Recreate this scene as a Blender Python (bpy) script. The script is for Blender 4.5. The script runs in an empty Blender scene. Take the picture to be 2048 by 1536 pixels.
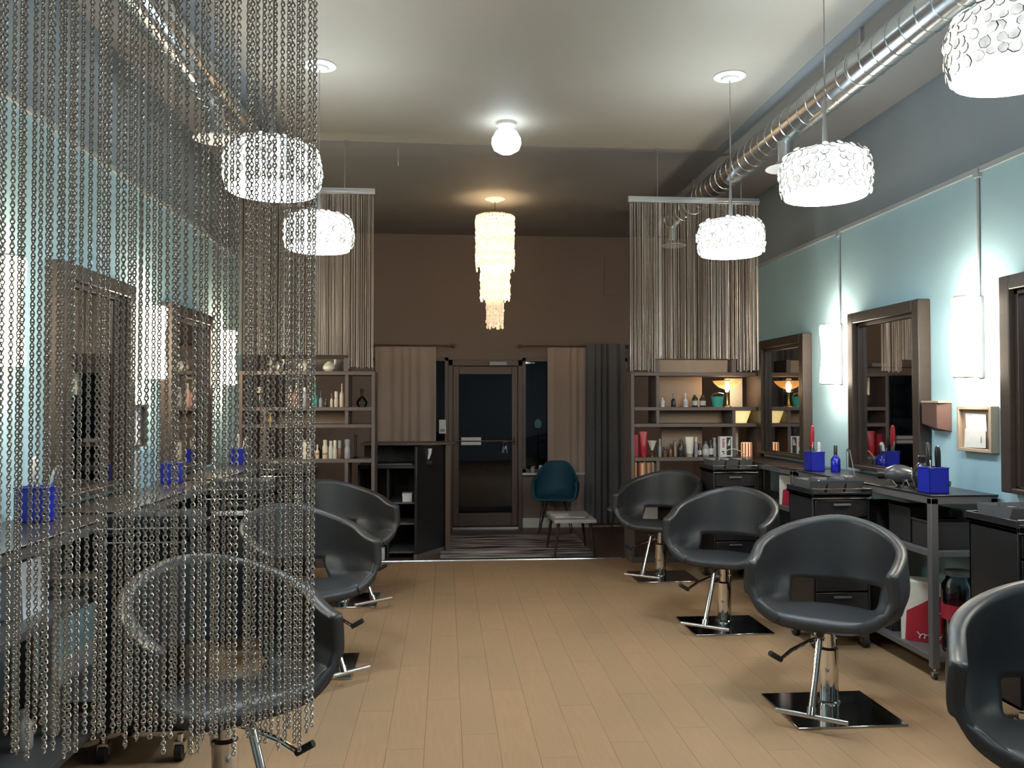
import bpy, bmesh, math, random
from mathutils import Vector, Matrix
rnd = random.Random(7)
PI = math.pi
C = bpy.context.scene.collection
SC = bpy.context.scene

# ------------------------------------------------------------------ camera, world, exposure
cam_d = bpy.data.cameras.new('camera')
cam = bpy.data.objects.new('camera', cam_d)
C.objects.link(cam)
cam.location = (0, 0, 1.65)
cam.rotation_euler = (PI / 2 + math.atan(38 / 1650), 0, -math.atan(132 / 1650))
cam_d.sensor_width = 36.0
cam_d.lens = 36.0 * 1650 / 2048
cam_d.clip_start = 0.05
SC.camera = cam
SC.view_settings.view_transform = 'Standard'
SC.view_settings.look = 'None'
SC.view_settings.gamma = 1.0
SC.view_settings.use_curve_mapping = False
SC.view_settings.exposure = 0.0
world = bpy.data.worlds.new('night')
SC.world = world
world.use_nodes = True
world.node_tree.nodes['Background'].inputs[0].default_value = (0.02, 0.025, 0.04, 1)
world.node_tree.nodes['Background'].inputs[1].default_value = 0.15
SC.cycles.max_bounces = 7
SC.cycles.diffuse_bounces = 4
SC.cycles.glossy_bounces = 4
SC.cycles.transmission_bounces = 4
SC.cycles.transparent_max_bounces = 8
SC.cycles.sample_clamp_indirect = 4.0
SC.cycles.caustics_reflective = False
SC.cycles.caustics_refractive = False

COOL = (0.80, 0.93, 1.0)
WARM = (1.0, 0.74, 0.45)
PEND_E = 11.0      # pendant shade glow
DISC_E = 51.0      # pendant diffuser
SCON_E = 40.0      # wall sconces
CHAND_E = 1.7
GLOBE_E = 11.0

# ------------------------------------------------------------------ materials
def mat(name, col, rough=0.5, metal=0.0, var=0.08, scale=30.0, bump=0.0, spec=0.5, stretch=None, detail=3.0):
    m = bpy.data.materials.new(name)
    m.use_nodes = True
    nt = m.node_tree
    b = nt.nodes['Principled BSDF']
    b.inputs['Roughness'].default_value = rough
    b.inputs['Metallic'].default_value = metal
    b.inputs['Specular IOR Level'].default_value = spec
    tc = nt.nodes.new('ShaderNodeTexCoord')
    mp = nt.nodes.new('ShaderNodeMapping')
    if stretch: mp.inputs['Scale'].default_value = stretch
    nz = nt.nodes.new('ShaderNodeTexNoise')
    nz.inputs['Scale'].default_value = scale
    nz.inputs['Detail'].default_value = detail
    nt.links.new(tc.outputs['Object'], mp.inputs['Vector'])
    nt.links.new(mp.outputs['Vector'], nz.inputs['Vector'])
    mx = nt.nodes.new('ShaderNodeMix')
    mx.data_type = 'RGBA'
    mx.inputs[6].default_value = tuple(max(0, c * (1 - var)) for c in col) + (1,)
    mx.inputs[7].default_value = tuple(min(1, c * (1 + var)) for c in col) + (1,)
    nt.links.new(nz.outputs['Fac'], mx.inputs[0])
    nt.links.new(mx.outputs[2], b.inputs['Base Color'])
    if bump > 0:
        bp = nt.nodes.new('ShaderNodeBump')
        bp.inputs['Strength'].default_value = bump
        bp.inputs['Distance'].default_value = 0.002
        nt.links.new(nz.outputs['Fac'], bp.inputs['Height'])
        nt.links.new(bp.outputs['Normal'], b.inputs['Normal'])
    return m

def emit(name, col, strength, base=(0.8, 0.8, 0.8)):
    m = bpy.data.materials.new(name)
    m.use_nodes = True
    b = m.node_tree.nodes['Principled BSDF']
    b.inputs['Base Color'].default_value = base + (1,)
    b.inputs['Roughness'].default_value = 0.5
    b.inputs['Emission Color'].default_value = col + (1,)
    b.inputs['Emission Strength'].default_value = strength
    return m

def glass(name, tint=(1, 1, 1), rough=0.0, mixf=0.85):
    m = bpy.data.materials.new(name)
    m.use_nodes = True
    nt = m.node_tree
    out = nt.nodes['Material Output']
    nt.nodes.remove(nt.nodes['Principled BSDF'])
    tr = nt.nodes.new('ShaderNodeBsdfTransparent')
    tr.inputs[0].default_value = tint + (1,)
    gl = nt.nodes.new('ShaderNodeBsdfGlossy')
    gl.inputs['Roughness'].default_value = rough
    fr = nt.nodes.new('ShaderNodeFresnel')
    fr.inputs[0].default_value = 1.5
    mx = nt.nodes.new('ShaderNodeMixShader')
    nt.links.new(fr.outputs[0], mx.inputs[0])
    nt.links.new(tr.outputs[0], mx.inputs[1])
    nt.links.new(gl.outputs[0], mx.inputs[2])
    nt.links.new(mx.outputs[0], out.inputs['Surface'])
    return m

def sheer(name, col, density):
    m = bpy.data.materials.new(name)
    m.use_nodes = True
    nt = m.node_tree
    out = nt.nodes['Material Output']
    b = nt.nodes['Principled BSDF']
    b.inputs['Base Color'].default_value = col + (1,)
    b.inputs['Roughness'].default_value = 0.9
    tr = nt.nodes.new('ShaderNodeBsdfTransparent')
    wv = nt.nodes.new('ShaderNodeTexNoise')
    wv.inputs['Scale'].default_value = 60
    mr = nt.nodes.new('ShaderNodeMapRange')
    mr.inputs[3].default_value = density - 0.08
    mr.inputs[4].default_value = density + 0.08
    mx = nt.nodes.new('ShaderNodeMixShader')
    nt.links.new(wv.outputs['Fac'], mr.inputs[0])
    nt.links.new(mr.outputs[0], mx.inputs[0])
    nt.links.new(tr.outputs[0], mx.inputs[1])
    nt.links.new(b.outputs[0], mx.inputs[2])
    nt.links.new(mx.outputs[0], out.inputs['Surface'])
    return m

def plank_mat(name, c1, c2):
    m = mat(name, c1, 0.42, 0, 0.0, 6.0, 0.05, 0.4, (9.0, 0.8, 1.0), 6.0)
    nt = m.node_tree
    b = nt.nodes['Principled BSDF']
    mx = [n for n in nt.nodes if n.type == 'MIX'][0]
    mx.inputs[6].default_value = tuple(c * 0.86 for c in c1) + (1,)
    mx.inputs[7].default_value = tuple(c * 1.12 for c in c1) + (1,)
    oi = nt.nodes.new('ShaderNodeObjectInfo')
    m2 = nt.nodes.new('ShaderNodeMix')
    m2.data_type = 'RGBA'
    m2.inputs[7].default_value = c2 + (1,)
    ml = nt.nodes.new('ShaderNodeMath')
    ml.operation = 'MULTIPLY'
    ml.inputs[1].default_value = 0.55
    nt.links.new(oi.outputs['Random'], ml.inputs[0])
    nt.links.new(ml.outputs[0], m2.inputs[0])
    nt.links.new(mx.outputs[2], m2.inputs[6])
    nt.links.new(m2.outputs[2], b.inputs['Base Color'])
    return m

def rug_mat(name):
    m = mat(name, (0.2, 0.18, 0.18), 0.95, 0, 0, 1.0, 0.3, 0.1)
    nt = m.node_tree
    b = nt.nodes['Principled BSDF']
    mp = [n for n in nt.nodes if n.type == 'MAPPING'][0]
    mp.inputs['Scale'].default_value = (0.8, 9.0, 1.0)
    nz = [n for n in nt.nodes if n.type == 'TEX_NOISE'][0]
    nz.inputs['Scale'].default_value = 1.6
    nz.inputs['Detail'].default_value = 3
    cr = nt.nodes.new('ShaderNodeValToRGB')
    cr.color_ramp.elements[0].position = 0.40
    cr.color_ramp.elements[0].color = (0.03, 0.022, 0.022, 1)
    cr.color_ramp.elements[1].position = 0.62
    cr.color_ramp.elements[1].color = (0.50, 0.45, 0.45, 1)
    e = cr.color_ramp.elements.new(0.48)
    e.color = (0.22, 0.19, 0.19, 1)
    nt.links.new(nz.outputs['Fac'], cr.inputs[0])
    nt.links.new(cr.outputs[0], b.inputs['Base Color'])
    return m

M = dict(
    blue=mat('wall_blue_paint', (0.38, 0.575, 0.64), 0.6, 0, 0.03, 3, 0.1),
    taupe=mat('wall_taupe_paint', (0.29, 0.335, 0.36), 0.65, 0, 0.04, 3, 0.1),
    brown=mat('wall_brown_paint', (0.21, 0.155, 0.13), 0.65, 0, 0.04, 3, 0.1),
    ceil=mat('ceiling_paint', (0.30, 0.275, 0.235), 0.7, 0, 0.05, 2, 0.1),
    ceil_side=mat('ceiling_side_paint', (0.21, 0.22, 0.235), 0.7, 0, 0.04, 3, 0.1),
    ceil_dark=mat('ceiling_dark_paint', (0.20, 0.19, 0.19), 0.7, 0, 0.05, 2, 0.1),
    white=mat('white_trim_paint', (0.62, 0.62, 0.60), 0.5, 0, 0.03, 8),
    rail=mat('rail_paint', (0.40, 0.44, 0.45), 0.4, 0, 0.03, 8),
    subfloor=mat('subfloor_dark', (0.24, 0.16, 0.10), 0.8),
    plank=plank_mat('vinyl_plank', (0.39, 0.243, 0.137), (0.335, 0.222, 0.13)),
    entry=mat('entry_floor', (0.12, 0.065, 0.05), 0.45, 0, 0.15, 5, 0.05, 0.5, (1, 8, 1)),
    alu=mat('brushed_aluminium', (0.62, 0.62, 0.62), 0.28, 1.0, 0.05, 40),
    chain=mat('chain_metal', (0.60, 0.55, 0.50), 0.36, 1.0, 0.1, 200),
    duct=mat('galvanised_steel', (0.60, 0.63, 0.65), 0.25, 1.0, 0.08, 12),
    chrome=mat('chrome', (0.80, 0.78, 0.75), 0.07, 1.0, 0.02, 20),
    plate=mat('polished_base_plate', (0.50, 0.50, 0.52), 0.10, 1.0, 0.05, 20),
    leather=mat('black_leather', (0.028, 0.029, 0.032), 0.42, 0, 0.15, 120, 0.12, 0.55),
    rubber=mat('black_rubber', (0.02, 0.02, 0.02), 0.7),
    blackp=mat('black_plastic', (0.018, 0.017, 0.018), 0.28, 0, 0.1, 30),
    blackm=mat('matt_black', (0.02, 0.018, 0.018), 0.6),
    greyp=mat('grey_plastic', (0.10, 0.10, 0.105), 0.35),
    darkgrey=mat('dark_grey_plastic', (0.055, 0.055, 0.06), 0.3),
    steel=mat('grey_powder_coat', (0.14, 0.13, 0.13), 0.4, 0.2),
    wood=mat('dark_frame_wood', (0.046, 0.032, 0.025), 0.4, 0, 0.25, 4, 0.1, 0.5, (1, 1, 6)),
    shelf=mat('dark_shelf_wood', (0.115, 0.090, 0.085), 0.5, 0, 0.15, 4, 0.08, 0.5, (5, 1, 1)),
    tan=mat('warm_wood_panel', (0.33, 0.235, 0.17), 0.5, 0, 0.12, 4, 0.05, 0.5, (4, 1, 1)),
    lightwood=mat('pale_wood', (0.40, 0.31, 0.23), 0.5, 0, 0.12, 5, 0.05, 0.5, (4, 1, 1)),
    greywood=mat('grey_wood', (0.36, 0.33, 0.31), 0.5, 0, 0.12, 5, 0.05, 0.5, (1, 4, 1)),
    redwood=mat('red_brown_wood', (0.12, 0.062, 0.05), 0.5, 0, 0.2, 6),
    doorm=mat('bronze_door_metal', (0.115, 0.08, 0.065), 0.4, 0.3, 0.06, 20),
    teal=mat('teal_upholstery', (0.006, 0.07, 0.12), 0.65, 0, 0.1, 90, 0.1),
    tealp=mat('teal_plastic', (0.05, 0.42, 0.38), 0.5),
    bluebox=mat('royal_blue_plastic', (0.015, 0.025, 0.36), 0.3),
    cobalt=mat('cobalt_glass', (0.01, 0.015, 0.42), 0.1),
    paper=mat('white_paper', (0.75, 0.76, 0.78), 0.7),
    cream=mat('cream_ceramic', (0.72, 0.69, 0.62), 0.4),
    ivory=mat('ivory_bottle', (0.62, 0.56, 0.47), 0.4),
    pink=mat('pink_bottle', (0.55, 0.36, 0.33), 0.4),
    red=mat('red_plastic', (0.42, 0.02, 0.04), 0.35),
    gold=mat('brass', (0.60, 0.42, 0.16), 0.25, 1.0),
    label=mat('printed_label', (0.55, 0.56, 0.55), 0.6),
    darkbot=mat('dark_bottle', (0.03, 0.03, 0.032), 0.2),
    greybot=mat('grey_bottle', (0.30, 0.30, 0.33), 0.35),
    amber=mat('amber_liquid', (0.17, 0.085, 0.04), 0.3),
    orange=mat('orange_box', (0.55, 0.22, 0.06), 0.5),
    greycurt=mat('grey_curtain', (0.13, 0.135, 0.15), 0.85, 0, 0.1, 40),
    palebl=mat('pale_blue_card', (0.30, 0.47, 0.55), 0.5),
    mirror=mat('mirror_silver', (0.62, 0.60, 0.58), 0.03, 1.0, 0.0, 5),
    sheer=sheer('sheer_curtain', (0.62, 0.50, 0.43), 0.72),
    dish=sheer('amber_glass_dish', (0.80, 0.52, 0.22), 0.45),
    glass=glass('clear_glass', (0.93, 0.95, 0.95)),
    bglass=glass('bottle_glass', (0.72, 0.78, 0.80)),
    nightglass=glass('night_window_glass', (0.55, 0.6, 0.6)),
    asphalt=mat('asphalt', (0.04, 0.04, 0.045), 0.9),
    plant=mat('plant_green', (0.05, 0.10, 0.03), 0.6),
    twig=mat('dry_twig', (0.16, 0.10, 0.06), 0.7),
    pend_shell=emit('capiz_lit_cool', (0.92, 0.94, 0.93), 1.0),
    pend_rim=mat('capiz_rim', (0.22, 0.20, 0.16), 0.6),
    pend_inner=emit('shade_lining_lit', COOL, PEND_E),
    pend_disc=emit('diffuser_lit', COOL, DISC_E),
    globe=emit('globe_lit', COOL, GLOBE_E),
    sconce=emit('sconce_fabric_lit', (1.0, 0.86, 0.68), SCON_E),
    sconce_warm=emit('sconce_fabric_lit_warm', (1.0, 0.79, 0.54), SCON_E),
    sconce_end_warm=emit('sconce_opening_lit_warm', (1.0, 0.79, 0.54), 150.0),
    sconce_end=emit('sconce_opening_lit', (1.0, 0.86, 0.68), 150.0),
    chand=emit('capiz_lit_warm', (1.0, 0.66, 0.33), CHAND_E),
    chand2=emit('capiz_lit_dim', (1.0, 0.62, 0.32), 0.55),
    bulb=emit('warm_bulb', (1.0, 0.72, 0.40), 120.0),
    shade=emit('lamp_shade_lit', (1.0, 0.72, 0.22), 0.85),
    candle=emit('amber_jar_lit', (1.0, 0.36, 0.08), 0.8),
    signlit=emit('street_sign_lit', (0.85, 1.0, 0.98), 1.2),
    streetlit=emit('street_lamp_lit', (0.5, 1.0, 0.75), 0.10),
)

def vary_emission(m, lo, hi, scale):
    nt = m.node_tree
    nz = nt.nodes.new('ShaderNodeTexNoise'); nz.inputs['Scale'].default_value = scale; nz.inputs['Detail'].default_value = 1.0
    tc = nt.nodes.new('ShaderNodeTexCoord'); nt.links.new(tc.outputs['Object'], nz.inputs['Vector'])
    mr = nt.nodes.new('ShaderNodeMapRange'); mr.inputs[1].default_value = .3; mr.inputs[2].default_value = .7; mr.inputs[3].default_value = lo; mr.inputs[4].default_value = hi
    nt.links.new(nz.outputs['Fac'], mr.inputs[0]); nt.links.new(mr.outputs[0], nt.nodes['Principled BSDF'].inputs['Emission Strength'])
vary_emission(M['pend_shell'], .55, .98, 38)
vary_emission(M['chand'], 1.1, 2.3, 9)
vary_emission(M['chand2'], .3, .8, 40)

# ------------------------------------------------------------------ mesh helpers
class MB:
    def __init__(s): s.v = []; s.f = []
    def add(s, vs, fs):
        o = len(s.v); s.v += [tuple(v) for v in vs]; s.f += [tuple(i + o for i in f) for f in fs]; return s
    def box(s, x0, x1, y0, y1, z0, z1):
        return s.add([(x0, y0, z0), (x1, y0, z0), (x1, y1, z0), (x0, y1, z0), (x0, y0, z1), (x1, y0, z1), (x1, y1, z1), (x0, y1, z1)],
                     [(0, 3, 2, 1), (4, 5, 6, 7), (0, 1, 5, 4), (1, 2, 6, 5), (2, 3, 7, 6), (3, 0, 4, 7)])
    def cb(s, c, d):
        return s.box(c[0] - d[0] / 2, c[0] + d[0] / 2, c[1] - d[1] / 2, c[1] + d[1] / 2, c[2] - d[2] / 2, c[2] + d[2] / 2)
    def xf(s, M4):
        s.v = [tuple(M4 @ Vector(p)) for p in s.v]; return s
    def lathe(s, prof, n=20, c=(0, 0, 0), sx=1.0, sy=1.0):
        vs = []; fs = []
        for (r, z) in prof:
            for i in range(n):
                a = 2 * PI * i / n
                vs.append((c[0] + r * math.cos(a) * sx, c[1] + r * math.sin(a) * sy, c[2] + z))
        for j in range(len(prof) - 1):
            for i in range(n):
                k = (i + 1) % n
                fs.append((j * n + i, j * n + k, (j + 1) * n + k, (j + 1) * n + i))
        if prof[0][0] > 1e-6: fs.append(tuple(reversed(range(n))))
        if prof[-1][0] > 1e-6: fs.append(tuple((len(prof) - 1) * n + i for i in range(n)))
        return s.add(vs, fs)
    def cyl(s, p0, p1, r0, r1=None, n=16):
        r1 = r0 if r1 is None else r1
        return s.tube([p0, p1], [r0, r1], n)
    def tube(s, pts, r, n=8, closed=False):
        pts = [Vector(p) for p in pts]; m = len(pts)
        rs = r if isinstance(r, (list, tuple)) else [r] * m
        vs = []; fs = []; prev = None
        for i, p in enumerate(pts):
            if closed: t = pts[(i + 1) % m] - pts[i - 1]
            else: t = pts[min(i + 1, m - 1)] - pts[max(i - 1, 0)]
            t.normalize()
            if prev is None:
                a = Vector((0, 0, 1)) if abs(t.z) < 0.9 else Vector((1, 0, 0))
                u = t.cross(a).normalized()
            else:
                u = (prev - t * prev.dot(t)).normalized()
            prev = u; w = t.cross(u)
            for k in range(n):
                an = 2 * PI * k / n
                vs.append(p + (u * math.cos(an) + w * math.sin(an)) * rs[i])
        for i in range(m if closed else m - 1):
            j = (i + 1) % m
            for k in range(n):
                l = (k + 1) % n
                fs.append((i * n + k, i * n + l, j * n + l, j * n + k))
        if not closed:
            fs.append(tuple(reversed(range(n)))); fs.append(tuple((m - 1) * n + k for k in range(n)))
        return s.add(vs, fs)
    def torus(s, c, R, r, n=24, k=8, axis='z'):
        pts = []
        for i in range(n):
            a = 2 * PI * i / n
            x, y = R * math.cos(a), R * math.sin(a)
            pts.append({'z': (c[0] + x, c[1] + y, c[2]), 'x': (c[0], c[1] + x, c[2] + y), 'y': (c[0] + x, c[1], c[2] + y)}[axis])
        return s.tube(pts, r, k, True)
    def prism(s, poly, z0, z1):
        n = len(poly)
        vs = [(x, y, z0) for x, y in poly] + [(x, y, z1) for x, y in poly]
        fs = [tuple(reversed(range(n))), tuple(range(n, 2 * n))] + [(i, (i + 1) % n, n + (i + 1) % n, n + i) for i in range(n)]
        return s.add(vs, fs)
    def grid(s, rows):
        a = len(rows); b = len(rows[0])
        vs = [p for r in rows for p in r]
        return s.add(vs, [(i * b + j, i * b + j + 1, (i + 1) * b + j + 1, (i + 1) * b + j) for i in range(a - 1) for j in range(b - 1)])
    def mesh(s, name, m, smooth=35):
        me = bpy.data.meshes.new(name)
        me.from_pydata(s.v, [], s.f)
        if m is not None: me.materials.append(m)
        bm = bmesh.new(); bm.from_mesh(me); bmesh.ops.recalc_face_normals(bm, faces=bm.faces); bm.to_mesh(me); bm.free()
        if smooth:
            me.shade_smooth(); me.set_sharp_from_angle(angle=math.radians(smooth))
        return me
    def build(s, name, m, parent=None, bevel=0.0, loc=None, smooth=35):
        o = bpy.data.objects.new(name, s.mesh(name, m, smooth))
        C.objects.link(o)
        if parent is not None: o.parent = parent
        if loc is not None: o.location = loc
        if bevel > 0:
            md = o.modifiers.new('bevel', 'BEVEL'); md.width = bevel; md.segments = 2; md.limit_method = 'ANGLE'; md.angle_limit = math.radians(40)
        return o

def box(*a): return MB().box(*a)

def tag(o, label=None, cat=None, group=None, kind=None):
    if label: o['label'] = label
    if cat: o['category'] = cat
    if group: o['group'] = group
    if kind: o['kind'] = kind
    return o

def thing(name, label, cat, loc=(0, 0, 0), rotz=0.0, group=None):
    o = bpy.data.objects.new(name, None)
    C.objects.link(o)
    o.location = loc; o.rotation_euler = (0, 0, rotz); o.empty_display_size = 0.1
    return tag(o, label, cat, group)

def dup(root, loc, rotz=0.0, label=None, group=None):
    def cp(o, par):
        c = o.copy(); C.objects.link(c); c.parent = par
        for ch in [x for x in bpy.data.objects if x.parent == o]: cp(ch, c)
        return c
    r = root.copy(); C.objects.link(r); r.location = loc; r.rotation_euler = (0, 0, rotz)
    for ch in [x for x in bpy.data.objects if x.parent == root]: cp(ch, r)
    if label: r['label'] = label
    if group: r['group'] = group
    return r

def struct(name, mb, m, parent=None, bevel=0.0):
    o = mb.build(name, m, parent, bevel)
    if parent is None: o['kind'] = 'structure'
    return o

def part(parent, name, mb, m, bevel=0.0, label=None, loc=None, kind=None, smooth=35):
    o = mb.build(name, m, parent, bevel, loc, smooth)
    if label: o['label'] = label
    if kind: o['kind'] = kind
    return o

# ------------------------------------------------------------------ room shell
XL, XR, YB, YF, ZC = -2.08, 3.33, 10.9, -1.6, 3.88
YE = 8.62      # blue paint ends, entry begins
ZT = 3.11      # rail height
YD = 7.07      # dark ceiling begins

fl = struct('floor', box(XL, XR, YF, 8.70, -0.06, -0.012), M['subfloor'])
# vinyl planks
PW, PLN = 0.18, 1.25
pm = {}
def plank_mesh(w, l):
    k = (round(w, 3), round(l, 3))
    if k not in pm:
        g = 0.00025
        pm[k] = MB().add([(g, g, -.012), (w - g, g, -.012), (w - g, l - g, -.012), (g, l - g, -.012), (g + .0004, g + .0004, 0), (w - g - .0004, g + .0004, 0), (w - g - .0004, l - g - .0004, 0), (g + .0004, l - g - .0004, 0)],
                         [(4, 5, 6, 7), (0, 1, 5, 4), (1, 2, 6, 5), (2, 3, 7, 6), (3, 0, 4, 7)]).mesh('plank', M['plank'], 0)
    return pm[k]
x = XL; i = 0
while x < XR - 0.02:
    w = min(PW, XR - x)
    y = 0.4 - [0.0, 0.62, 0.3, 0.9, 0.15, 0.75][i % 6]
    while y < 8.70:
        y0, y1 = y, min(y + PLN, 8.70)
        if y1 > 0.5 and y1 - y0 > 0.03:
            o = bpy.data.objects.new('plank', plank_mesh(w, y1 - y0)); C.objects.link(o); o.parent = fl; o.location = (x, y0, 0)
        y += PLN
    x += PW; i += 1
struct('floor_entry', box(XL, XR, 8.70, YB, -0.06, 0.0), M['entry'])['label'] = 'dark red-brown floor of the entry'
struct('trim_1', MB().tube([(XL, 8.705, 0.0), (1.86, 8.69, 0.0)], 0.012, 8), M['alu'])['label'] = 'metal threshold strip between the floors'

# side walls
for nm, X, s in (('wall_left', XL, -1), ('wall_right', XR, 1)):
    w = struct(nm, box(min(X, X + s * .12), max(X, X + s * .12), YF, YE, 0, ZT), M['blue'])
    part(w, 'upper_band', box(min(X, X + s * .12), max(X, X + s * .12), YF, YE, ZT, ZC), M['taupe'], label='dark taupe upper wall band')
    part(w, 'entry_section', box(min(X, X + s * .12), max(X, X + s * .12), YE, YB + .12, 0, ZC), M['brown'], label='brown painted wall of the entry')
    struct('baseboard_left' if s < 0 else 'baseboard_right', box(min(X, X - s * .015), max(X, X - s * .015), YF, YE, 0, 0.26 if s < 0 else 0.13), M['white'], bevel=.003)
struct('trim_2', box(XL, XL + .018, YF, YE, ZT - .018, ZT + .018), M['rail'], bevel=.003)
struct('trim_3', box(XR - .018, XR, YF, YE, ZT - .018, ZT + .018), M['rail'], bevel=.003)
struct('wall_front', box(XL - .12, XR + .12, YF - .12, YF, 0, ZC), M['taupe'])
struct('ceiling', box(-1.36, 2.36, YF - .12, YD, ZC, ZC + .1), M['ceil'])
struct('ceiling_right', box(2.36, XR + .12, YF - .12, YD, ZC - .004, ZC + .1), M['ceil_side'])['label'] = 'grey painted strip of ceiling above the duct'
struct('ceiling_left', box(XL - .12, -1.36, YF - .12, YD, ZC - .004, ZC + .1), M['ceil_side'])['label'] = 'grey painted strip of ceiling above the duct behind the chains'
struct('ceiling_entry', box(XL - .12, XR + .12, YD, YB + .12, ZC - .004, ZC + .1), M['ceil_dark'])
# back wall with openings
wb = MB()
TH = .14
for a in ((XL, -0.98, 0, ZC), (-0.98, 0.03, 0, 0.73), (-0.98, 0.03, 2.25, ZC), (0.03, 1.01, 2.22, ZC), (1.01, 2.42, 0, 0.73), (1.01, 2.42, 2.25, ZC), (2.42, XR, 0, ZC)):
    wb.box(a[0], a[1], YB, YB + TH, a[2], a[3])
wbo = struct('wall_back', wb, M['brown'])
vent = thing('access_panel', 'small square brown access panel high on the entry wall', 'panel', (2.277, YB, 3.36))
part(vent, 'cover', box(-.15, .15, -.012, 0, -.26, .26), M['brown'], .002)
part(vent, 'border', MB().box(-.165, -.145, -.018, 0, -.275, .275).box(.145, .165, -.018, 0, -.275, .275).box(-.145, .145, -.018, 0, .255, .275).box(-.145, .145, -.018, 0, -.275, -.255), M['brown'])
struct('baseboard_back', box(1.01, 2.62, YB - .015, YB, 0, .13), M['white'], bevel=.003)
# windows
def window(name, x0, x1, z0, z1, mull):
    w = MB(); t = .045
    w.box(x0, x0 + t, YB - .01, YB + .06, z0, z1).box(x1 - t, x1, YB - .01, YB + .06, z0, z1).box(x0, x1, YB - .01, YB + .06, z0, z0 + t).box(x0, x1, YB - .01, YB + .06, z1 - t, z1)
    for m_ in mull: w.box(m_ - t / 2, m_ + t / 2, YB - .01, YB + .06, z0, z1)
    o = struct(name, w, M['doorm'])
    part(o, 'pane', box(x0 + .01, x1 - .01, YB + .02, YB + .028, z0 + .01, z1 - .01), M['nightglass'])
    return o
window('window_1', -0.98, 0.03, .73, 2.25, [-.5])
w2 = window('window_2', 1.01, 2.42, .73, 2.25, [1.72])
part(w2, 'sill', box(1.0, 2.42, YB - .09, YB, .70, .73), M['white'], .004, 'white window sill')
# door
dr = struct('door_1', MB().box(.03, .09, YB - .03, YB + .1, 0, 2.22).box(.95, 1.01, YB - .03, YB + .1, 0, 2.22).box(.03, 1.01, YB - .03, YB + .1, 2.14, 2.22).box(.09, .95, YB - .03, YB + .1, 0, .025), M['doorm'], bevel=.004)
part(dr, 'leaf', MB().box(.092, .17, YB, YB + .045, .03, 2.135).box(.87, .948, YB, YB + .045, .03, 2.135).box(.17, .87, YB, YB + .045, 2.03, 2.135).box(.17, .87, YB, YB + .045, .03, .20), M['doorm'], .004)
part(dr, 'pane', box(.165, .875, YB + .018, YB + .026, .19, 2.04), M['nightglass'])
part(dr, 'push_bar', MB().tube([(.11, YB - .05, 1.15), (.93, YB - .05, 1.15)], .011, 10).box(.10, .14, YB - .055, YB, 1.11, 1.19).box(.90, .94, YB - .055, YB, 1.11, 1.19), M['doorm'], .003)
part(dr, 'door_closer', MB().box(.57, .80, YB - .07, YB - .005, 2.145, 2.195), M['rail'], .006, 'pale metal door closer')
part(dr, 'threshold', box(.09, .95, YB - .06, YB, .0, .022), M['alu'])
sg = thing('door_notice', 'two white paper strips taped on the glass door', 'sign', (.33, YB - .064, 1.15))
part(sg, 'paper_strip', box(-.13, .13, -.002, .001, .007, .05), M['paper'])
part(sg, 'paper_strip', box(-.13, .13, -.002, .001, -.05, -.010), M['paper'])
ky = thing('key_ring', 'ring of keys hanging from the door push bar', 'keys', (.775, YB - .065, 1.13))
part(ky, 'ring', MB().torus((0, 0, -.02), .03, .004, 16, 6, 'y'), M['chrome'])
for a in (-.2, .15, .3):
    part(ky, 'key', MB().box(-.012, .012, -.003, .003, -.085, -.05).box(-.004, .004, -.003, .003, -.14, -.085).xf(Matrix.Rotation(a, 4, 'Y')), M['chrome'])
# outside
struct('street_ground', box(-8, 10, YB + .14, 26, -.2, -.12), M['asphalt'])
st = thing('street_sign', 'small lit shop sign seen through the glass beside the door', 'sign', (1.103, YB + .10, 2.205))
rs = random.Random(3)
sgm = MB()
for r_ in (0.018, -.018):
    xx = -.085
    while xx < .08:
        wd = rs.uniform(.008, .02)
        sgm.box(xx, xx + wd, -.004, 0, r_ - .012, r_ + .012) if rs.random() < .7 else sgm.box(xx, xx + wd, -.004, 0, r_ - .004, r_ + .004)
        xx += wd + .006
part(st, 'board', box(-.095, .095, 0, .012, -.04, .04), M['blackm'])
part(st, 'lettering', sgm, M['signlit'])
for q, (a, b_) in enumerate(((-.09, -.06), (.06, .09))):
    part(st, 'bracket', box(a, b_, .0, .02, .04, .08), M['blackm'])
for i_, (lx, ly, lz) in enumerate(((1.9, 17, 1.25), (2.35, 18, 1.5))):
    sl = thing('street_lamp', ['low green street lamp glowing beyond the window', 'taller green street lamp glowing beyond the window'][i_], 'lamp', (lx, ly, -.12))
    part(sl, 'post', MB().cyl((0, 0, 0), (0, 0, lz), .03, .02, 8), M['blackm'])
    part(sl, 'lamp_head', MB().lathe([(.02, lz), (.07, lz + .03), (.07, lz + .14), (.0, lz + .2)], 10), M['streetlit'])

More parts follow.
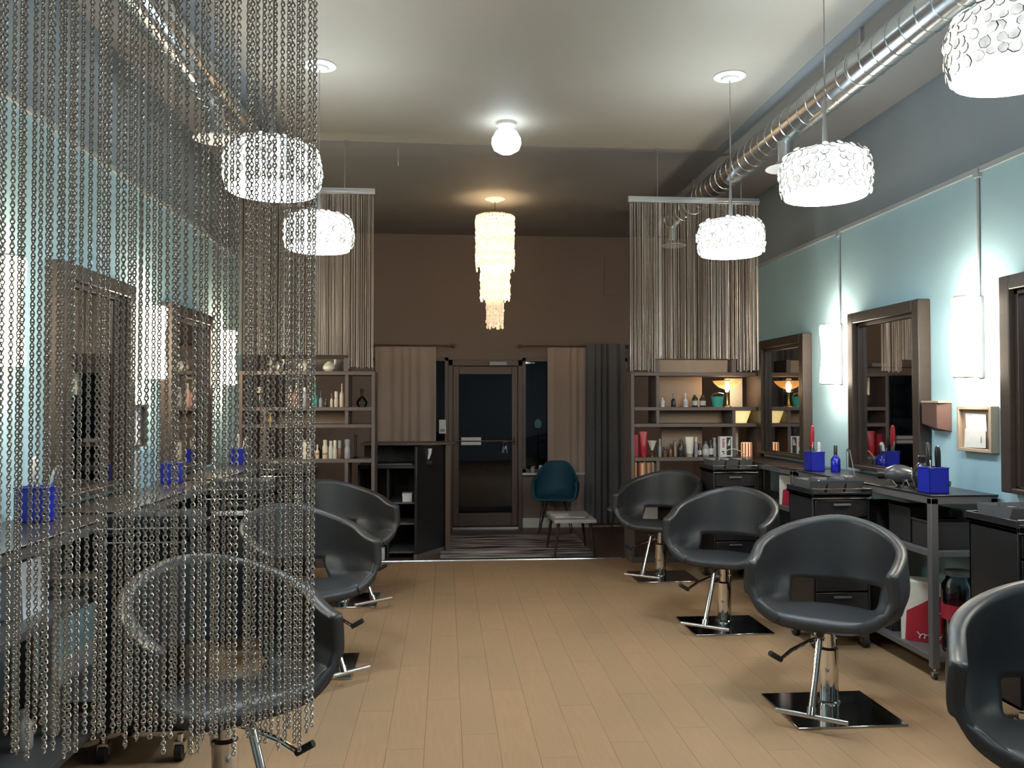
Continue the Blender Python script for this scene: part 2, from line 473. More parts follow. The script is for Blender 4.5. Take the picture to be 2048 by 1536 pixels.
# ------------------------------------------------------------------ lights
def pendant(loc, label):
    X, Y, Z = loc   # Z: middle of the drum
    t = thing('pendant_lamp', label, 'pendant lamp', (X, Y, ZC), 0, 'drum pendant lamps')
    h = ZC - Z
    part(t, 'canopy', MB().lathe([(.0, 0), (.108, 0), (.108, -.008), (.085, -.016), (.06, -.016), (.055, -.028), (.02, -.034), (.0, -.034)], 28), M['white'])
    part(t, 'cable', MB().cyl((0, 0, -.03), (0, 0, -h + .18), .0035, n=6).cyl((0, 0, -h + .40), (0, 0, -h + .115), .006, .016, 10), M['alu'])
    # lining drum that glows, diffuser below, shells outside
    prof = [(.165, .118), (.19, .10), (.205, .05), (.208, 0), (.205, -.05), (.198, -.098)]
    n = 28; vs = []; fs = []
    for (r, z) in prof:
        for i in range(n):
            a = 2 * PI * i / n; vs.append((r * math.cos(a), r * math.sin(a), z - h))
    for j in range(len(prof) - 1):
        for i in range(n):
            k = (i + 1) % n; fs.append((j * n + i, j * n + k, (j + 1) * n + k, (j + 1) * n + i))
    part(t, 'shade_lining', MB().add(vs, fs), M['pend_inner'])
    part(t, 'spider', MB().torus((0, 0, .118 - h), .165, .004, 24, 6).box(-.165, .165, -.004, .004, .114 - h, .120 - h).box(-.004, .004, -.165, .165, .114 - h, .120 - h), M['alu'])
    part(t, 'diffuser', MB().lathe([(.0, -.112 - h), (.10, -.112 - h), (.200, -.104 - h), (.200, -.092 - h), (0, -.092 - h)], 28), M['pend_disc'])
    o = part(t, 'shell_pieces', MB(), None, kind='stuff')
    o.data = pieces_mesh; o.location = (0, 0, -h)
    return t

def make_pieces():
    r2 = random.Random(11)
    mb = MB(); mats = []
    rows = [(.108, .194, 0.9), (.074, .213, .35), (.036, .222, .1), (-.002, .222, -.03), (-.040, .219, -.12), (-.076, .212, -.22)]
    for (z, r, tilt) in rows:
        cnt = 34
        for i in range(cnt):
            a = 2 * PI * (i + r2.uniform(-.3, .3)) / cnt
            rad = r2.uniform(.0165, .0235)
            m4 = Matrix.Rotation(a, 4, 'Z') @ Matrix.Translation((r + r2.uniform(-.004, .006), 0, z + r2.uniform(-.006, .006))) @ Matrix.Rotation(-tilt + r2.uniform(-.25, .25), 4, 'Y') @ Matrix.Rotation(r2.uniform(-.3, .3), 4, 'Z')
            n = 7; ph = r2.uniform(0, 6)
            pts = [(rad * r2.uniform(.8, 1.1) * math.cos(ph + 2 * PI * k / n), rad * r2.uniform(.8, 1.1) * math.sin(ph + 2 * PI * k / n)) for k in range(n)]
            vs = [m4 @ Vector((.003, p[0] * .84, p[1] * .84)) for p in pts] + [m4 @ Vector((.0, p[0], p[1])) for p in pts]
            o = len(mb.v)
            mb.v += [tuple(v) for v in vs]
            mb.f.append(tuple(o + k for k in range(n))); mats.append(0)
            for k in range(n):
                mb.f.append((o + k, o + (k + 1) % n, o + n + (k + 1) % n, o + n + k)); mats.append(1)
    me = bpy.data.meshes.new('shell_pieces'); me.from_pydata(mb.v, [], mb.f)
    me.materials.append(M['pend_shell']); me.materials.append(M['pend_rim'])
    me.polygons.foreach_set('material_index', mats)
    return me
pieces_mesh = make_pieces()
PENDS = [((1.93, .30, 2.80), 'added shell drum pendant lamp over the start of the licence row, unseen, lights the foreground'),  # this pendant is added out of view to light the foreground
         ((1.93, 2.62, 2.86), 'shell drum pendant lamp cut off by the top corner of the photo'),
         ((1.92, 4.03, 2.80), 'shell drum pendant lamp hanging before the duct, over the licence row'),
         ((1.925, 5.44, 2.76), 'shell drum pendant lamp hanging in front of the chain screen over the lamp shelf'),
         ((-.82, 3.96, 2.75), 'shell drum pendant lamp seen through the edge of the big chain curtain'),
         ((-.835, 5.48, 2.76), 'shell drum pendant lamp just clear of the big chain curtain, its round canopy in view')]
for p in PENDS: pendant(*p)

# small bright globe on the ceiling
g = thing('ceiling_lamp', 'dazzling round flush lamp in the middle of the ceiling', 'ceiling lamp', (.475, 6.5, ZC))
part(g, 'mount', MB().lathe([(0, 0), (.075, 0), (.075, -.025), (.05, -.04), (0, -.04)], 24), M['white'])
part(g, 'globe', MB().lathe([(.04, -.04), (.085, -.075), (.115, -.13), (.118, -.17), (.10, -.215), (.05, -.245), (0, -.25)], 24), M['globe'])

# wall sconces with conduit up to the rail
def sconce(X, s, Y, label):
    t = thing('wall_sconce', label, 'wall lamp', (X, Y, 2.06), 0, 'waisted wall sconces')
    d = -s * .11
    prof = []
    for k in range(13):
        z = -.235 + .47 * k / 12
        prof.append((.074 - .016 * math.cos(z / .235 * PI / 2) ** 2 + 0.0, z))
    part(t, 'shade', MB().lathe(prof, 24, (d, 0, 0)), M['sconce' if s > 0 else 'sconce_warm'])
    for z in (-.243, .237): part(t, 'lamp_opening', MB().lathe([(0, z), (.062, z), (.062, z + .006), (0, z + .006)], 20, (d, 0, 0)), M['sconce_end' if s > 0 else 'sconce_end_warm'])
    part(t, 'back_plate', MB().box(min(0, -s * .02), max(0, -s * .02), -.03, .03, -.255, .255), M['steel'], .003)
    for z in (-.25, .25):
        part(t, 'bracket', MB().cb((-s * .025, 0, z), (.05, .018, .008)).torus((d, 0, z), .066, .004, 20, 6), M['alu'])
    part(t, 'conduit', MB().tube([(-s * .012, 0, .25), (-s * .012, 0, ZT - 2.06 - .02)], .009, 8).cb((-s * .015, 0, ZT - 2.06 - .02), (.03, .05, .06)), M['rail'], .002)
    return t
sconce(XR, 1, 3.05, 'waisted fabric wall sconce beyond the frame edge before the first mirror')
sconce(XR, 1, 4.89, 'waisted fabric wall sconce glowing above the licence frame')
sconce(XR, 1, 6.72, 'waisted fabric wall sconce glowing above the cobalt blue bottle')
sconce(XL, -1, 3.88, 'waisted fabric wall sconce cut by the edge of the photo behind the chain curtain')
sconce(XL, -1, 5.79, 'waisted fabric wall sconce between the two framed mirrors behind the chain curtain')
sconce(XL, -1, 7.68, 'waisted fabric wall sconce just before the shelf, behind the chain curtain')

# chandelier
ch = thing('shell_chandelier', 'three-tier shell chandelier glowing warm in front of the entry wall', 'chandelier', (.53, 8.95, ZC))
part(ch, 'canopy', MB().lathe([(0, 0), (.11, 0), (.11, -.006), (.07, -.015), (.055, -.03), (0, -.03)], 28), M['white'])
part(ch, 'stem', MB().cyl((0, 0, -.02), (0, 0, -.75), .006, n=8), M['gold'])
part(ch, 'frame_ring', MB().torus((0, 0, -.19), .205, .006, 28, 6).torus((0, 0, -.62), .155, .006, 28, 6).torus((0, 0, -.95), .09, .006, 24, 6).box(-.205, .205, -.005, .005, -.195, -.185).box(-.005, .005, -.205, .205, -.195, -.185), M['gold'])
def shell_strand(length, pitch, r, seed, ang):
    r2 = random.Random(seed); mb = MB(); n = 8
    k = 0
    while k * pitch < length:
        z = -k * pitch - r
        a = r2.uniform(-.5, .5)
        m4 = Matrix.Translation((r2.uniform(-.006, .006), 0, z)) @ Matrix.Rotation(a, 4, 'Z') @ Matrix.Rotation(r2.uniform(-.15, .15), 4, 'Y')
        vs = [m4 @ Vector((.0015, r * math.cos(2 * PI * i / n), r * math.sin(2 * PI * i / n))) for i in range(n)] + [m4 @ Vector((-.0015, r * math.cos(2 * PI * i / n), r * math.sin(2 * PI * i / n))) for i in range(n)]
        mb.add(vs, [tuple(range(n)), tuple(reversed(range(n, 2 * n)))] + [(i, n + i, n + (i + 1) % n, (i + 1) % n) for i in range(n)])
        k += 1
    return mb
for (R, z0, L_, cnt, mm, sd) in ((.205, -.195, .58, 34, 'chand', 1), (.155, -.62, .475, 27, 'chand', 5), (.09, -.95, .46, 17, 'chand2', 9)):
    ms = [shell_strand(L_ - .03 * q, .031, .0215, sd + q, 0).mesh('shell_strand', M[mm], 0) for q in range(3)]
    for i in range(cnt):
        a = 2 * PI * i / cnt
        o = bpy.data.objects.new('shell_strand', ms[i % 3]); C.objects.link(o); o.parent = ch
        o.location = (R * math.cos(a), R * math.sin(a), z0); o.rotation_euler = (0, 0, a)
for z in (-.36, -.86):
    part(ch, 'bulb', MB().lathe([(0, z - .05), (.035, z - .03), (.045, z), (.03, z + .04), (.012, z + .07), (0, z + .07)], 14), M['bulb'])

# ------------------------------------------------------------------ ducts
def duct(X, label, y1, takeoffs, straps):
    Z = 3.64; r = .108
    t = thing('spiral_duct', label, 'air duct', (X, 0, Z))
    part(t, 'pipe', MB().cyl((0, YF, 0), (0, y1, 0), r, n=40), M['duct'])
    sm = MB(); pts = []
    n = int((y1 - YF) / .14 * 20)
    for i in range(n + 1):
        y = YF + i * .14 / 20; a = 2 * PI * i / 20
        pts.append(((r + .001) * math.cos(a), y, (r + .001) * math.sin(a)))
    part(t, 'seam', sm.tube(pts, .0035, 4), M['duct'])
    for y in straps:
        part(t, 'strap', MB().box(-.012, .012, y - .012, y + .012, r * .98, ZC - Z).torus((0, y, 0), r + .003, .004, 32, 6, 'y'), M['alu'])
    for y in takeoffs:
        k = part(t, 'branch', MB().cyl((0, y, -r * .6), (0, y, -.24), .058, n=24), M['duct'])
        part(k, 'diffuser', MB().lathe([(.055, -.24), (.07, -.255), (.10, -.275), (.135, -.285), (.135, -.292), (.09, -.282), (.03, -.29), (0, -.29)], 28, (0, y, 0)), M['white'])
    return t
duct(2.45, 'round spiral air duct along the wall with the licence frame', 9.15, [5.78, 8.72], [1.2, 4.66, 8.0])
duct(-1.49, 'round spiral air duct behind the big chain curtain', 9.15, [5.42, 8.72], [1.2, 4.66, 8.0])

# ------------------------------------------------------------------ chain screens
def chain_strand(nl, pitch, w, h, r, seg, k, seed, twist):
    nl *= 2; pitch /= 2
    """one hanging chain of oval wire links"""
    r2 = random.Random(seed); mb = MB()
    ph = r2.uniform(0, PI); tw = twist
    for i in range(nl):
        z = -i * pitch - h / 2
        a = ph + (i % 2) * (PI / 2) + tw * i * .01 + r2.uniform(-.1, .1)
        ca, sa = math.cos(a), math.sin(a)
        pts = []
        for j in range(seg):
            t = 2 * PI * j / seg
            lx = (w / 2 - r) * math.cos(t)
            lz = (h / 2 - r) * math.sin(t)
            ly = .0012 * math.sin(2 * t)
            pts.append((lx * ca - ly * sa, lx * sa + ly * ca, z + lz))
        mb.tube(pts, r, k, True)
    return mb

def chain_screen(name, label, loc, width, xs, ztop, variants, rods):
    t = thing(name, label, 'chain curtain', loc)
    part(t, 'rail', MB().box(-.01, width + .01, -.016, .016, 0, .052).box(-.012, width + .012, -.02, .02, .018, .034), M['alu'], .002)
    for x in rods:
        part(t, 'hanging_rod', MB().cyl((x, 0, .05), (x, 0, ZC - loc[2]), .004, n=8).cyl((x, 0, ZC - loc[2] - .02), (x, 0, ZC - loc[2]), .012, n=10), M['alu'])
    for (x, q, rz, dy, dz) in xs:
        o = bpy.data.objects.new('chain_strand', variants[q]); C.objects.link(o); o.parent = t
        o.location = (x, dy, dz); o.rotation_euler = (0, 0, rz)
    return t
r3 = random.Random(21)
ZR = 3.405
# near screen at 1.3 m from the camera
near_v = []
for q in range(5):
    nl = int((ZR - 1.125 - [.0, .02, .035, .012, -.012][q]) / .0125)
    near_v.append(chain_strand(nl, .0125, .0082, .0093, .00122, 10, 5, 40 + q, [.0, .6, -.4, 1.0, .2][q]).mesh('chain_strand', M['chain']))
xs = []
x = 0.0
while x > -.70:
    xs.append((x, r3.randrange(5), r3.uniform(0, PI), r3.uniform(-.008, .008), 0))
    x -= r3.choice([.0076, .0084, .009, .0094, .0102, .0118])
W0 = .70
xs = [(x_ + W0, q, rz, dy, dz) for (x_, q, rz, dy, dz) in xs]
chain_screen('chain_curtain', 'big chain curtain close to the camera with all stations behind it', (-.205 - W0, 1.3, ZR), W0, xs, ZR, near_v, [.1, .62])
# two far screens
far_v = []
for q in range(4):
    nl = int([1.465, 1.47, 1.48, 1.365][q] / .0125)
    far_v.append(chain_strand(nl, .0125, .0092, .0094, .0016, 7, 3, 60 + q, [0, .8, -.5, .3][q]).mesh('chain_strand', M['chain']))
def far_xs(width, short):
    out = []; x = .006
    while x < width:
        out.append((x, 3 if short(x) else r3.randrange(3), r3.uniform(0, PI), r3.uniform(-.006, .006), 0))
        x += r3.choice([.0085, .0095, .0105, .0115, .013, .019])
    return out
WF = 1.15
chain_screen('chain_curtain', 'chain screen hanging above the shelf with the glowing lamp', (1.59, 7.05, 3.40), WF, far_xs(WF, lambda x: .22 < x < .96), 3.4, far_v, [.25, 1.0])
chain_screen('chain_curtain', 'chain screen hanging above the shelf with white vases, partly behind the big curtain', (-.615 - WF, 7.05, 3.42), WF, far_xs(WF, lambda x: x < WF - .21), 3.4, far_v, [.15, .905])
hk = thing('ceiling_hook', 'thin short rod hanging alone from the dark part of the ceiling', 'hook', (-.42, 7.2, ZC - .004))
part(hk, 'rod', MB().cyl((0, 0, 0), (0, 0, -.13), .004, n=6), M['alu'])
part(hk, 'plug', MB().cyl((0, 0, -.13), (0, 0, -.16), .007, n=8), M['alu'])

# ------------------------------------------------------------------ mirrors
def mirror(X, s, y0, y1, z0, z1, label):
    t = thing('framed_mirror', label, 'mirror', (X, (y0 + y1) / 2, z0), 0, 'large dark framed mirrors')
    w = (y1 - y0) / 2; H = z1 - z0; d = .09; f = .085; fb = .03
    def bx(xa, xb, ya, yb, za, zb): return box(min(-s * xa, -s * xb), max(-s * xa, -s * xb), ya, yb, za, zb)
    for (ya, yb, za, zb) in ((-w, -w + f, 0, H), (w - f, w, 0, H), (-w + f, w - f, H - f, H), (-w + f, w - f, 0, fb)):
        part(t, 'frame_board', bx(.0, d, ya, yb, za, zb), M['wood'], .006)
    inn = MB()
    e = .03
    for (ya, yb, za, zb) in ((-w + f, -w + f + e, fb, H - f), (w - f - e, w - f, fb, H - f), (-w + f, w - f, H - f - e, H - f), (-w + f, w - f, fb, fb + .01)):
        inn.v, inn.f = inn.v, inn.f
        b_ = bx(.0, d - .035, ya, yb, za, zb); inn.add(b_.v, b_.f)
    part(t, 'inner_lip', inn, M['wood'], .003)
    part(t, 'mirror_glass', bx(.0, .03, -w + f, w - f, fb, H - f), M['mirror'])
    return t
mirror(XR, 1, 3.53, 4.60, 1.13, 2.39, 'dark framed wall mirror cut by the edge of the photo beside the licence frame')
mirror(XR, 1, 5.43, 6.44, 1.13, 2.37, 'dark framed wall mirror between the licence frame and the cobalt bottle')
mirror(XR, 1, 7.28, 8.37, 1.13, 2.29, 'dark framed wall mirror beside the shelf with the glowing lamp')
mirror(XL, -1, 4.46, 5.48, 1.13, 2.40, 'wide dark framed mirror behind the chain curtain above the wide blue tool box')
mirror(XL, -1, 6.20, 7.25, 1.13, 2.39, 'dark framed mirror behind the chain curtain closer to the shelf with vases')

# ------------------------------------------------------------------ styling stations
def caster(r=.03):
    mb = MB()
    return mb
def add_casters(t, pts, r):
    for (x, y) in pts:
        c = part(t, 'caster', MB().cyl((x, y, r * 2 + .035), (x, y, r * 2 + .005), r * .35, n=10).box(x - r * .55, x + r * .55, y - r * .5, y + r * .6, r * 1.75, r * 2.1).box(x - r * .6, x - r * .45, y - r * .4, y + r * .5, r * .8, r * 2).box(x + r * .45, x + r * .6, y - r * .4, y + r * .5, r * .8, r * 2), M['chrome'])
        part(c, 'wheel', MB().cyl((x - r * .4, y, r), (x + r * .4, y, r), r, n=16), M['rubber'])

def station(x0, x1, y0, y1, label):
    t = thing('styling_station', label, 'styling station', ((x0 + x1) / 2, (y0 + y1) / 2, 0), 0, 'grey metal styling stations')
    w, l = (x1 - x0) / 2, (y1 - y0) / 2; q = .045; H = 1.1
    for sx in (-1, 1):
        for sy in (-1, 1):
            cx, cy = sx * (w - q / 2), sy * (l - q / 2)
            part(t, 'leg', MB().cb((cx, cy, (H - .02 + .07) / 2), (q, q, H - .02 - .07)), M['steel'], .003)
    for nm, z in (('bottom_shelf', .11), ('middle_shelf', .73)):
        part(t, nm + '_frame', MB().box(-w + q, w - q, -l, -l + q, z, z + .035).box(-w + q, w - q, l - q, l, z, z + .035).box(-w, -w + q, -l + q, l - q, z, z + .035).box(w - q, w, -l + q, l - q, z, z + .035), M['steel'], .002)
        part(t, nm, MB().box(-w + q, w - q, -l + q, l - q, z + .012, z + .028), M['steel'])
    part(t, 'top_frame', MB().box(-w, w, -l, -l + q, H - .055, H - .012).box(-w, w, l - q, l, H - .055, H - .012).box(-w, -w + q, -l + q, l - q, H - .055, H - .012).box(w - q, w, -l + q, l - q, H - .055, H - .012), M['steel'], .002)
    part(t, 'worktop', MB().box(-w - .004, w + .004, -l - .004, l + .004, H - .012, H), M['blackp'], .003, 'glossy black worktop')
    add_casters(t, [(sx * (w - .025), sy * (l - .025)) for sx in (-1, 1) for sy in (-1, 1)], .022)
    return t
station(2.885, 3.305, 2.00, 3.80, 'grey metal styling station cut by the frame edge under the mirror beside the licence frame')
station(2.885, 3.305, 4.72, 6.62, 'grey metal styling station with open shelves, blue tool box on its end')
station(2.885, 3.305, 6.70, 8.30, 'grey metal styling station beside the lamp shelf, under the mirror farther in')
station(-2.035, -1.625, 2.45, 4.20, 'grey metal styling station behind the chain curtain, cut by the edge of the photo')
station(-2.035, -1.625, 4.35, 6.00, 'grey metal styling station behind the chain curtain under the wide mirror')
station(-2.035, -1.625, 6.15, 7.90, 'grey metal styling station behind the chain curtain by the shelf with vases')

def trolley(loc, rz, label):
    t = thing('drawer_trolley', label, 'trolley', loc, rz, 'black drawer trolleys')
    w, d = .20, .19; z0, z1 = .14, 1.02
    part(t, 'body', MB().box(-w, -w + .015, -d, d, z0, z1).box(w - .015, w, -d, d, z0, z1).box(-w, w, d - .015, d, z0, z1).box(-w, w, -d, d, z0, z0 + .02).box(-w, w, -d, d, z1 - .02, z1), M['blackp'], .003)
    hs = [.22, .22, .14, .13, .12]; z = z0 + .025
    for h in hs:
        dw = part(t, 'drawer', MB().box(-w + .018, w - .018, -d - .006, d - .03, z, z + h - .008), M['blackp'], .004)
        part(dw, 'handle', MB().box(-.06, .06, -d - .022, -d - .005, z + h - .045, z + h - .03), M['greyp'], .003)
        z += h + .002
    part(t, 'top_tray', MB().box(-w - .012, w + .012, -d - .012, d + .012, z1, z1 + .018).box(-w - .012, -w, -d - .012, d + .012, z1, z1 + .05).box(w, w + .012, -d - .012, d + .012, z1, z1 + .05).box(-w, w, d, d + .012, z1, z1 + .05).box(-w, w, -d - .012, -d, z1, z1 + .03), M['blackp'], .003, 'glossy top tray')
    for k in range(3):
        xx = -.13 + k * .13
        part(t, 'tray_bin', MB().add([(xx - .055, -.10, z1 + .018), (xx + .055, -.10, z1 + .018), (xx + .06, .12, z1 + .018), (xx - .06, .12, z1 + .018), (xx - .06, -.14, z1 + .10), (xx + .06, -.14, z1 + .10), (xx + .06, .14, z1 + .10), (xx - .06, .14, z1 + .10)],
             [(0, 3, 2, 1), (0, 1, 5, 4), (1, 2, 6, 5), (2, 3, 7, 6), (3, 0, 4, 7), (4, 7, 6, 5)][:5]), M['greyp'])
    part(t, 'frame_rail', MB().tube([(-w - .01, -d - .02, z1 - .01), (w + .01, -d - .02, z1 - .01)], .006, 8).tube([(-w - .008, -d - .01, z1 + .052), (w + .008, -d - .01, z1 + .052)], .005, 8), M['chrome'])
    add_casters(t, [(sx * (w - .03), sy * (d - .03)) for sx in (-1, 1) for sy in (-1, 1)], .042)
    return t
tr = trolley((2.655, 5.57, 0), 0, 'black drawer trolley with three open bins, before the grey station with the blue tool box')
dup(tr, (3.01, 4.06, 0), 0, 'black drawer trolley cut by the frame edge above the partly seen chair')
dup(tr, (2.655, 7.62, 0), 0, 'black drawer trolley in front of the lamp shelf, a bent wire on its tray')
dup(tr, (-1.395, 4.13, 0), 0, 'black drawer trolley on big casters behind the chain curtain and the big front chair')
dup(tr, (-1.395, 5.85, 0), 0, 'black drawer trolley behind the chain curtain beside the middle chair')
dup(tr, (-1.395, 7.55, 0), 0, 'black drawer trolley behind the chain curtain before the shelf with vases')

# ------------------------------------------------------------------ salon chairs
def tub(a, b, Ln, prof, ztop, hole, N=37, bulge=.05, topk=.985, levels_up=4, back_lean=0.05, front_u=False):
    ring = []
    na = 8
    for i in range(na): ring.append((-a * (.95 + .05 * i / na), -Ln + Ln * i / na))
    nb = N - 2 * na
    for i in range(nb):
        th = PI - PI * i / (nb - 1)
        ring.append((a * math.cos(th), b * math.sin(th)))
    for i in range(na): ring.append((a * (1.0 - .05 * (i + 1) / na), -Ln * (i + 1) / na))
    Cy = -Ln
    bm = bmesh.new(); grid = []
    for i, (rx, ry) in enumerate(ring):
        s = -1 + 2 * i / (N - 1); col = []
        lv = list(prof)
        zt = ztop(s); z_l = lv[-1][1]
        for u in range(1, levels_up + 1):
            f = u / levels_up
            lv.append((1.0 + (topk - 1.0) * f, z_l + (zt - z_l) * f))
        for j, (k, z) in enumerate(lv):
            x, y = rx * (.55 + .45 * k), Cy + (ry - Cy) * k
            if k > .9: x = rx * (1 + (k - 1) * 1.0)
            fr = max(0, 1 - (y + Ln) / (Ln * 1.2)) if Ln > 0 else 0
            if front_u and j < len(prof): z = z * (1 - fr) + (.478 + .19 * (abs(x) / a) ** 4) * fr
            y -= bulge * max(0, 1 - (x / a) ** 2) * fr
            if z > z_l and y > 0: y += back_lean * (z - z_l) / max(.01, zt - z_l) * (y / b)
            col.append(bm.verts.new((x, y, z)))
        grid.append(col)
    nl = len(grid[0])
    for i in range(N - 1):
        s = -1 + 2 * (i + .5) / (N - 1)
        for j in range(nl - 1):
            if hole(s, j): continue
            q = [grid[i][j], grid[i + 1][j], grid[i + 1][j + 1], grid[i][j + 1]]
            bm.faces.new(q)
    bmesh.ops.remove_doubles(bm, verts=bm.verts, dist=1e-5)
    loose = [v for v in bm.verts if not v.link_faces]
    bmesh.ops.delete(bm, geom=loose, context='VERTS')
    bmesh.ops.recalc_face_normals(bm, faces=bm.faces)
    me = bpy.data.meshes.new('shell'); bm.to_mesh(me); bm.free()
    me.shade_smooth()
    return me

def solid(o, th, sub=1):
    s = o.modifiers.new('thick', 'SOLIDIFY'); s.thickness = th; s.offset = 0; s.use_even_offset = False
    q = o.modifiers.new('sub', 'SUBSURF'); q.levels = sub; q.render_levels = sub

PROF = [(0.02, .492), (.30, .487), (.50, .484), (.66, .487), (.83, .52), (.92, .560), (.98, .61), (1.0, .665)]
def ztop_salon(s):
    a_ = min(1, abs(s)); 
    return .785 + (.99 - .785) * (0.5 + 0.5 * math.cos(PI * min(1, a_ ** .86 * 1.02)))
shell_me = tub(.385, .36, .25, PROF, ztop_salon, lambda s, j: abs(s) < .31 and 3 <= j <= 5, 41, .05, .965, front_u=True)
shell_me.materials.append(M['leather'])

def salon_chair(side, label):
    """side +1: lever to local -x in the room frame of the licence-wall row"""
    t = thing('salon_chair', label, 'salon chair', (0, 0, 0), 0, 'black tub salon chairs')
    return t
def place_chair(X, Y, face, plate_off, lever_dir, label):
    """face: angle the seat is turned; the base plate stays square with the room"""
    t = thing('salon_chair', label, 'salon chair', (X, Y, 0), 0, 'black tub salon chairs')
    R = Matrix.Rotation(face, 4, 'Z')
    o = bpy.data.objects.new('seat_shell', shell_me); C.objects.link(o); o.parent = t; o.rotation_euler = (0, 0, face)
    solid(o, .058)
    o.modifiers['thick'].edge_crease_inner = .55; o.modifiers['thick'].edge_crease_outer = .55
    part(t, 'under_seat_plate', MB().box(-.14, .14, -.14, .14, .435, .458).xf(R), M['blackm'], .006)
    px, py = plate_off
    part(t, 'base_plate', MB().box(px - .29, px + .29, py - .25, py + .25, .0, .012), M['plate'], .004, 'polished square base plate')
    part(t, 'column', MB().lathe([(.062, .012), (.060, .02), (.052, .025), (.052, .30), (.047, .305), (.030, .31), (.030, .44), (0, .44)], 24), M['chrome'])
    # pump lever
    lx = lever_dir
    lv = part(t, 'pump_lever', MB().tube([(-lx * .07, .045, .345), (0, .062, .345), (lx * .10, .02, .335), (lx * .22, -.03, .305), (lx * .30, -.06, .265)], [.010, .013, .012, .011, .010], 10).cyl((-lx * .06, .05, .26), (-lx * .06, .05, .40), .012, n=10).cyl((0, .045, .30), (0, .045, .38), .016, n=10), M['chrome'])
    part(lv, 'pedal_grip', MB().cyl((lx * .29, -.055, .262), (lx * .36, -.075, .305), .015, n=12), M['rubber'])
    # footrest: rod and T bar
    fr = part(t, 'footrest', MB().tube([(0, -.20, .44), (-.0, -.235, .41)], .022, 12).tube([(0, -.235, .415), (0, -.44, .105)], .017, 14).tube([(0, -.435, .112), (0, -.455, .078)], .023, 12).xf(R), M['chrome'])
    part(fr, 'foot_bar', MB().tube([(-.175, -.455, .075), (.175, -.455, .075)], .0125, 12).xf(R), M['alu'], .002)
    return t
A = math.radians(-36)
place_chair(2.10, 4.42, A, (-.035, -.10), -1, 'black tub salon chair on a shiny plate, in front of the trolley with open bins')
place_chair(2.09, 6.10, A, (-.04, -.10), -1, 'black tub salon chair second from the entrance in the licence-wall row')
place_chair(2.05, 7.80, A, (.0, -.08), -1, 'black tub salon chair closest to the grey curtain, before the lamp shelf')
place_chair(2.14, 2.64, A, (-.04, -.08), -1, 'black tub salon chair cut off by the bottom corner of the photo')
A2 = math.radians(38)
place_chair(-.88, 3.42, A2, (.02, -.05), 1, 'black tub salon chair large behind the chain curtain')
place_chair(-.87, 5.27, A2, (.02, .0), 1, 'black tub salon chair behind the edge of the chain curtain, second of its row')
place_chair(-.85, 7.02, A2, (.0, -.02), 1, 'black tub salon chair before the reception desk')

# ------------------------------------------------------------------ entry: curtains, desk, table, chair, rug
def curtain(name, label, x0, x1, z0, z1, y, mname, folds, amp, flare=0.0):
    t = thing(name, label, 'curtain', ((x0 + x1) / 2, y, z0))
    n = folds * 8; rows = []
    w = (x1 - x0) / 2
    r2 = random.Random(int(x0 * 100))
    phs = [r2.uniform(.7, 1.3) for _ in range(folds + 2)]
    for k in range(9):
        z = (z1 - z0) * k / 8; row = []
        f = 1 + flare * (1 - k / 8)
        for i in range(n + 1):
            u = i / n
            row.append((-w * f + 2 * w * f * u, amp * phs[int(u * folds)] * math.sin(u * folds * 2 * PI + 1.6 * math.sin(u * 9 + x0 * 5)) * (0.75 + .25 * (1 - k / 8)), z))
        rows.append(row)
    part(t, 'cloth', MB().grid(rows), M[mname], smooth=80)
    part(t, 'hem', MB().grid([[(p[0], p[1] - .004, 0) for p in rows[0]], [(p[0], p[1] - .004, .03) for p in rows[0]]]), M[mname], smooth=80)
    return t
curtain('sheer_curtain', 'beige sheer curtain behind the reception desk', -.92, -.13, .55, 2.385, YB - .06, 'sheer', 6, .016)
curtain('sheer_curtain', 'beige sheer curtain behind the teal chair', 1.34, 1.90, .10, 2.385, YB - .06, 'sheer', 4, .014)
curtain('grey_curtain', 'heavy dark grey curtain beside the lamp shelf', 1.84, 2.36, .07, 2.43, YB - .14, 'greycurt', 5, .03, .08)
for x0, x1, lb in ((-.95, .09, 'dark curtain rod above the window behind the desk'), (.97, 2.42, 'dark curtain rod above the window with the grey curtain')):
    t = thing('curtain_rod', lb, 'curtain rod', ((x0 + x1) / 2, YB - .09, 2.40))
    h = (x1 - x0) / 2
    part(t, 'pole', MB().cyl((-h, 0, 0), (h, 0, 0), .011, n=10), M['doorm'])
    for sx in (-1, 1):
        part(t, 'finial', MB().lathe([(0, -.03), (.02, -.02), (.026, 0), (.02, .02), (0, .03)], 12).xf(Matrix.Translation((sx * h, 0, 0)) @ Matrix.Rotation(PI / 2, 4, 'Y')), M['doorm'])
        part(t, 'bracket', MB().box(sx * (h - .06) - .01, sx * (h - .06) + .01, -.012, .09, -.012, .012), M['doorm'])
# items on window sill
for nm, lb, xx, mb, mm in (('sill_box', 'small white box standing on the window sill', 1.245, MB().box(-.02, .02, -.02, .02, 0, .10), 'paper'),
                       ('sill_jar', 'small dark jar on the window sill', 1.14, MB().lathe([(0, 0), (.03, 0), (.032, .05), (.022, .07), (.022, .085), (0, .085)], 14), 'greybot')):
    o = mb.build(nm, M[mm], None, .003); o.location = (xx, YB - .055, .73); tag(o, lb, 'box' if 'box' in nm else 'jar')
ns = thing('window_notice', 'white paper notice standing above the desk by the door glass', 'sign', (-.045, YB - .012, 1.25))
part(ns, 'sheet', box(-.045, .045, -.003, 0, 0, .18), M['paper'])
part(ns, 'printed_block', box(-.03, .03, -.005, -.003, .02, .06), M['greybot'])

# reception desk
dk = thing('reception_desk', 'black reception desk with open shelves in front of the beige curtain', 'desk', (-.50, 9.05, 0))
